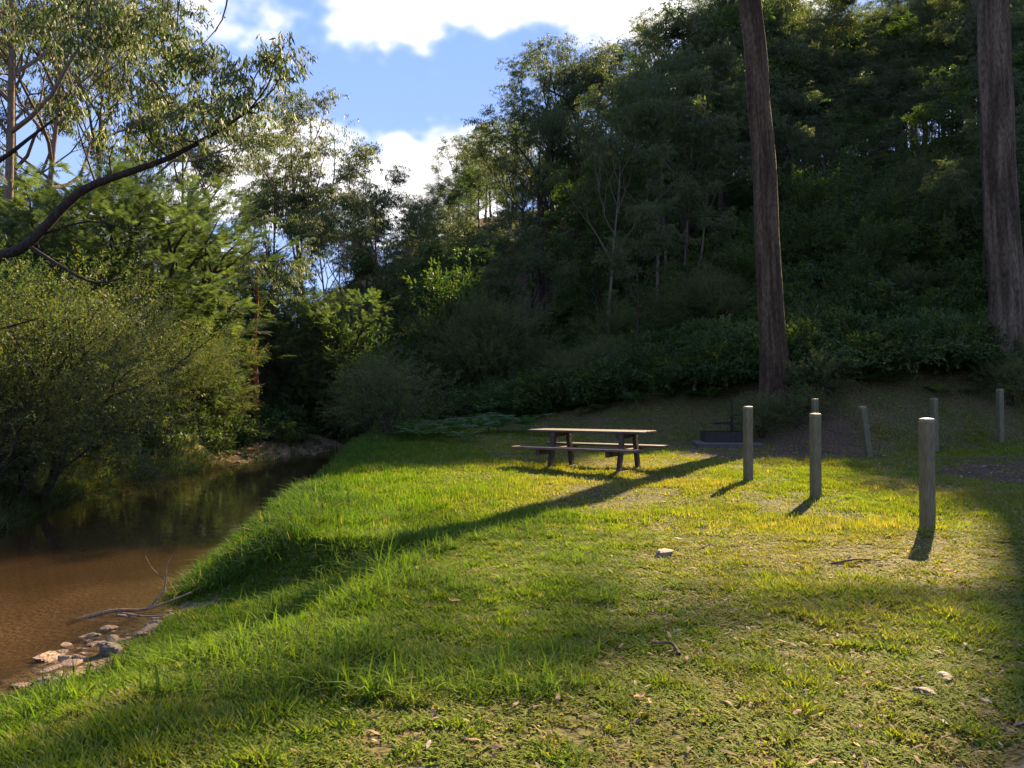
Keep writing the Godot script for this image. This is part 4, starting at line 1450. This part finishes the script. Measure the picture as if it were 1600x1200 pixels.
	for s in [[1.42, 7.75, Vector3(0.34, 0.16, 0.2), Color(0.28, 0.22, 0.16), "grey-brown stone lying on the lawn below the second bollard"], [2.08, 4.18, Vector3(0.15, 0.07, 0.1), Color(0.22, 0.17, 0.12), "smooth tan stone half sunk in the right foreground"], [2.3, 4.42, Vector3(0.16, 0.07, 0.12), Color(0.26, 0.22, 0.18), "pale grey stone half sunk in the right foreground"], [0.0, 12.2, Vector3(0.3, 0.07, 0.16), Color(0.42, 0.37, 0.3), "pale flat stone on the lawn in front of the table"]]:
		var o := thing("lawn_stone", gp(s[0], s[1], -s[2].y * 0.08), s[4], "stone", "", rng.randf() * TAU)
		var st := rng.state
		part("body", rock_mesh(int(s[1] * 100) + 7, s[2], s[3]), M.rock, o)
		rng.state = st

	# ---- dead branch at the water's edge, sticks on the lawn, a tall tussock
	rng.seed = 901
	var wb := gp(-3.65, 8.05)
	var db := thing("dead_branch", wb, "dead forked branch lying at the water's edge", "branch")
	var dm := MB.new()
	var pale := Color(0.30, 0.225, 0.155)
	tapered(dm, [Vector3(-0.55, -0.02, 0.25), Vector3(-0.2, 0.06, 0.12), Vector3(0.1, 0.05, 0.0), Vector3(0.45, 0.16, -0.2)], 0.025, 0.01, pale, 7)
	tapered(dm, [Vector3(0.1, 0.05, 0.0), Vector3(0.22, 0.22, -0.1), Vector3(0.2, 0.42, -0.2), Vector3(0.27, 0.55, -0.22)], 0.014, 0.004, pale, 6)
	tapered(dm, [Vector3(0.2, 0.3, -0.15), Vector3(0.1, 0.42, -0.1), Vector3(0.04, 0.55, -0.08)], 0.008, 0.003, pale, 5)
	tapered(dm, [Vector3(-0.15, 0.04, 0.1), Vector3(0.15, 0.02, 0.16), Vector3(0.35, 0.04, 0.2)], 0.013, 0.006, pale, 6)
	part("branch", dm.mesh(), M.bark, db)
	for s in [[3.05, 7.35, 0.5, 0.3, "stick lying in the grass left of the nearest bollard's shadow"], [2.7, 3.4, 0.6, 1.2, "stick in the shaded right foreground corner"], [1.75, 3.2, 0.45, -0.6, "curved bark strip in the bottom foreground"], [1.9, 8.1, 0.35, 0.9, "twig on the dry patch beside the grey-brown stone"], [3.6, 5.1, 0.5, 0.2, "stick at the right edge of the sunlit grass"], [0.9, 4.9, 0.3, 2.0, "short twig in the middle foreground"]]:
		var o := thing("fallen_stick", gp(s[0], s[1]), s[4], "stick", "", s[3])
		var m := MB.new()
		var l: float = s[2]
		tapered(m, [Vector3(-l * 0.5, 0.015, 0), Vector3(-l * 0.1, 0.045, 0.03), Vector3(l * 0.2, 0.03, -0.03), Vector3(l * 0.5, 0.02, 0.04)], 0.012, 0.005, Color(0.2, 0.15, 0.105), 6)
		part("stem", m.mesh(), M.bark, o)
	for s in [[0.62, 4.02, 0.085, "tan fallen leaf standing on edge in the middle foreground"], [-0.42, 6.0, 0.12, "curled tan leaf on the bright grass left of centre"], [3.62, 6.9, 0.12, "pale bark piece at the right edge of the lawn"], [2.55, 4.0, 0.09, "tan fallen leaf beside the sunk stones"], [0.1, 4.2, 0.065, "broad tan leaf in the foreground shade"]]:
		var o := thing("fallen_leaf", gp(s[0], s[1], -0.02), s[3], "leaf", "", rng.randf() * TAU)
		var m := MB.new()
		var l: float = s[2]
		for k in 5:
			var a := (k / 5.0 - 0.5) * l
			var b := ((k + 1) / 5.0 - 0.5) * l
			var wa := l * 0.24 * sin(PI * clampf(k / 5.0, 0.06, 1))
			var wc := l * 0.24 * sin(PI * clampf((k + 1) / 5.0, 0, 0.97))
			var ya := 0.35 * a * a / l + 0.01
			var yb := 0.35 * b * b / l + 0.01
			m.quad(Vector3(a, ya + 0.006, -wa), Vector3(b, yb + 0.006, -wc), Vector3(b, yb, 0), Vector3(a, ya, 0), Color(0.36, 0.235, 0.135))
			m.quad(Vector3(a, ya, 0), Vector3(b, yb, 0), Vector3(b, yb + 0.008, wc), Vector3(a, ya + 0.008, wa), Color(0.33, 0.215, 0.125))
		part("blade", m.mesh(), M.dry, o)
	rng.seed = 902
	var tg := thing("grass_tussock", gp(-1.13, 7.25), "tall arching grass tussock at the edge of the long shadow", "grass tussock")
	var tm := MB.new()
	for k in 46:
		var a := rng.randf() * TAU
		blade(tm, Vector3(rng.randf_range(-0.08, 0.08), -0.02, rng.randf_range(-0.08, 0.08)), a, rng.randf_range(0.22, 0.55), rng.randf_range(0.2, 1.2), 0.011, jitter(Color(0.10, 0.165, 0.035), 0.25), 5)
	part("blades", tm.mesh(), M.grass, tg)
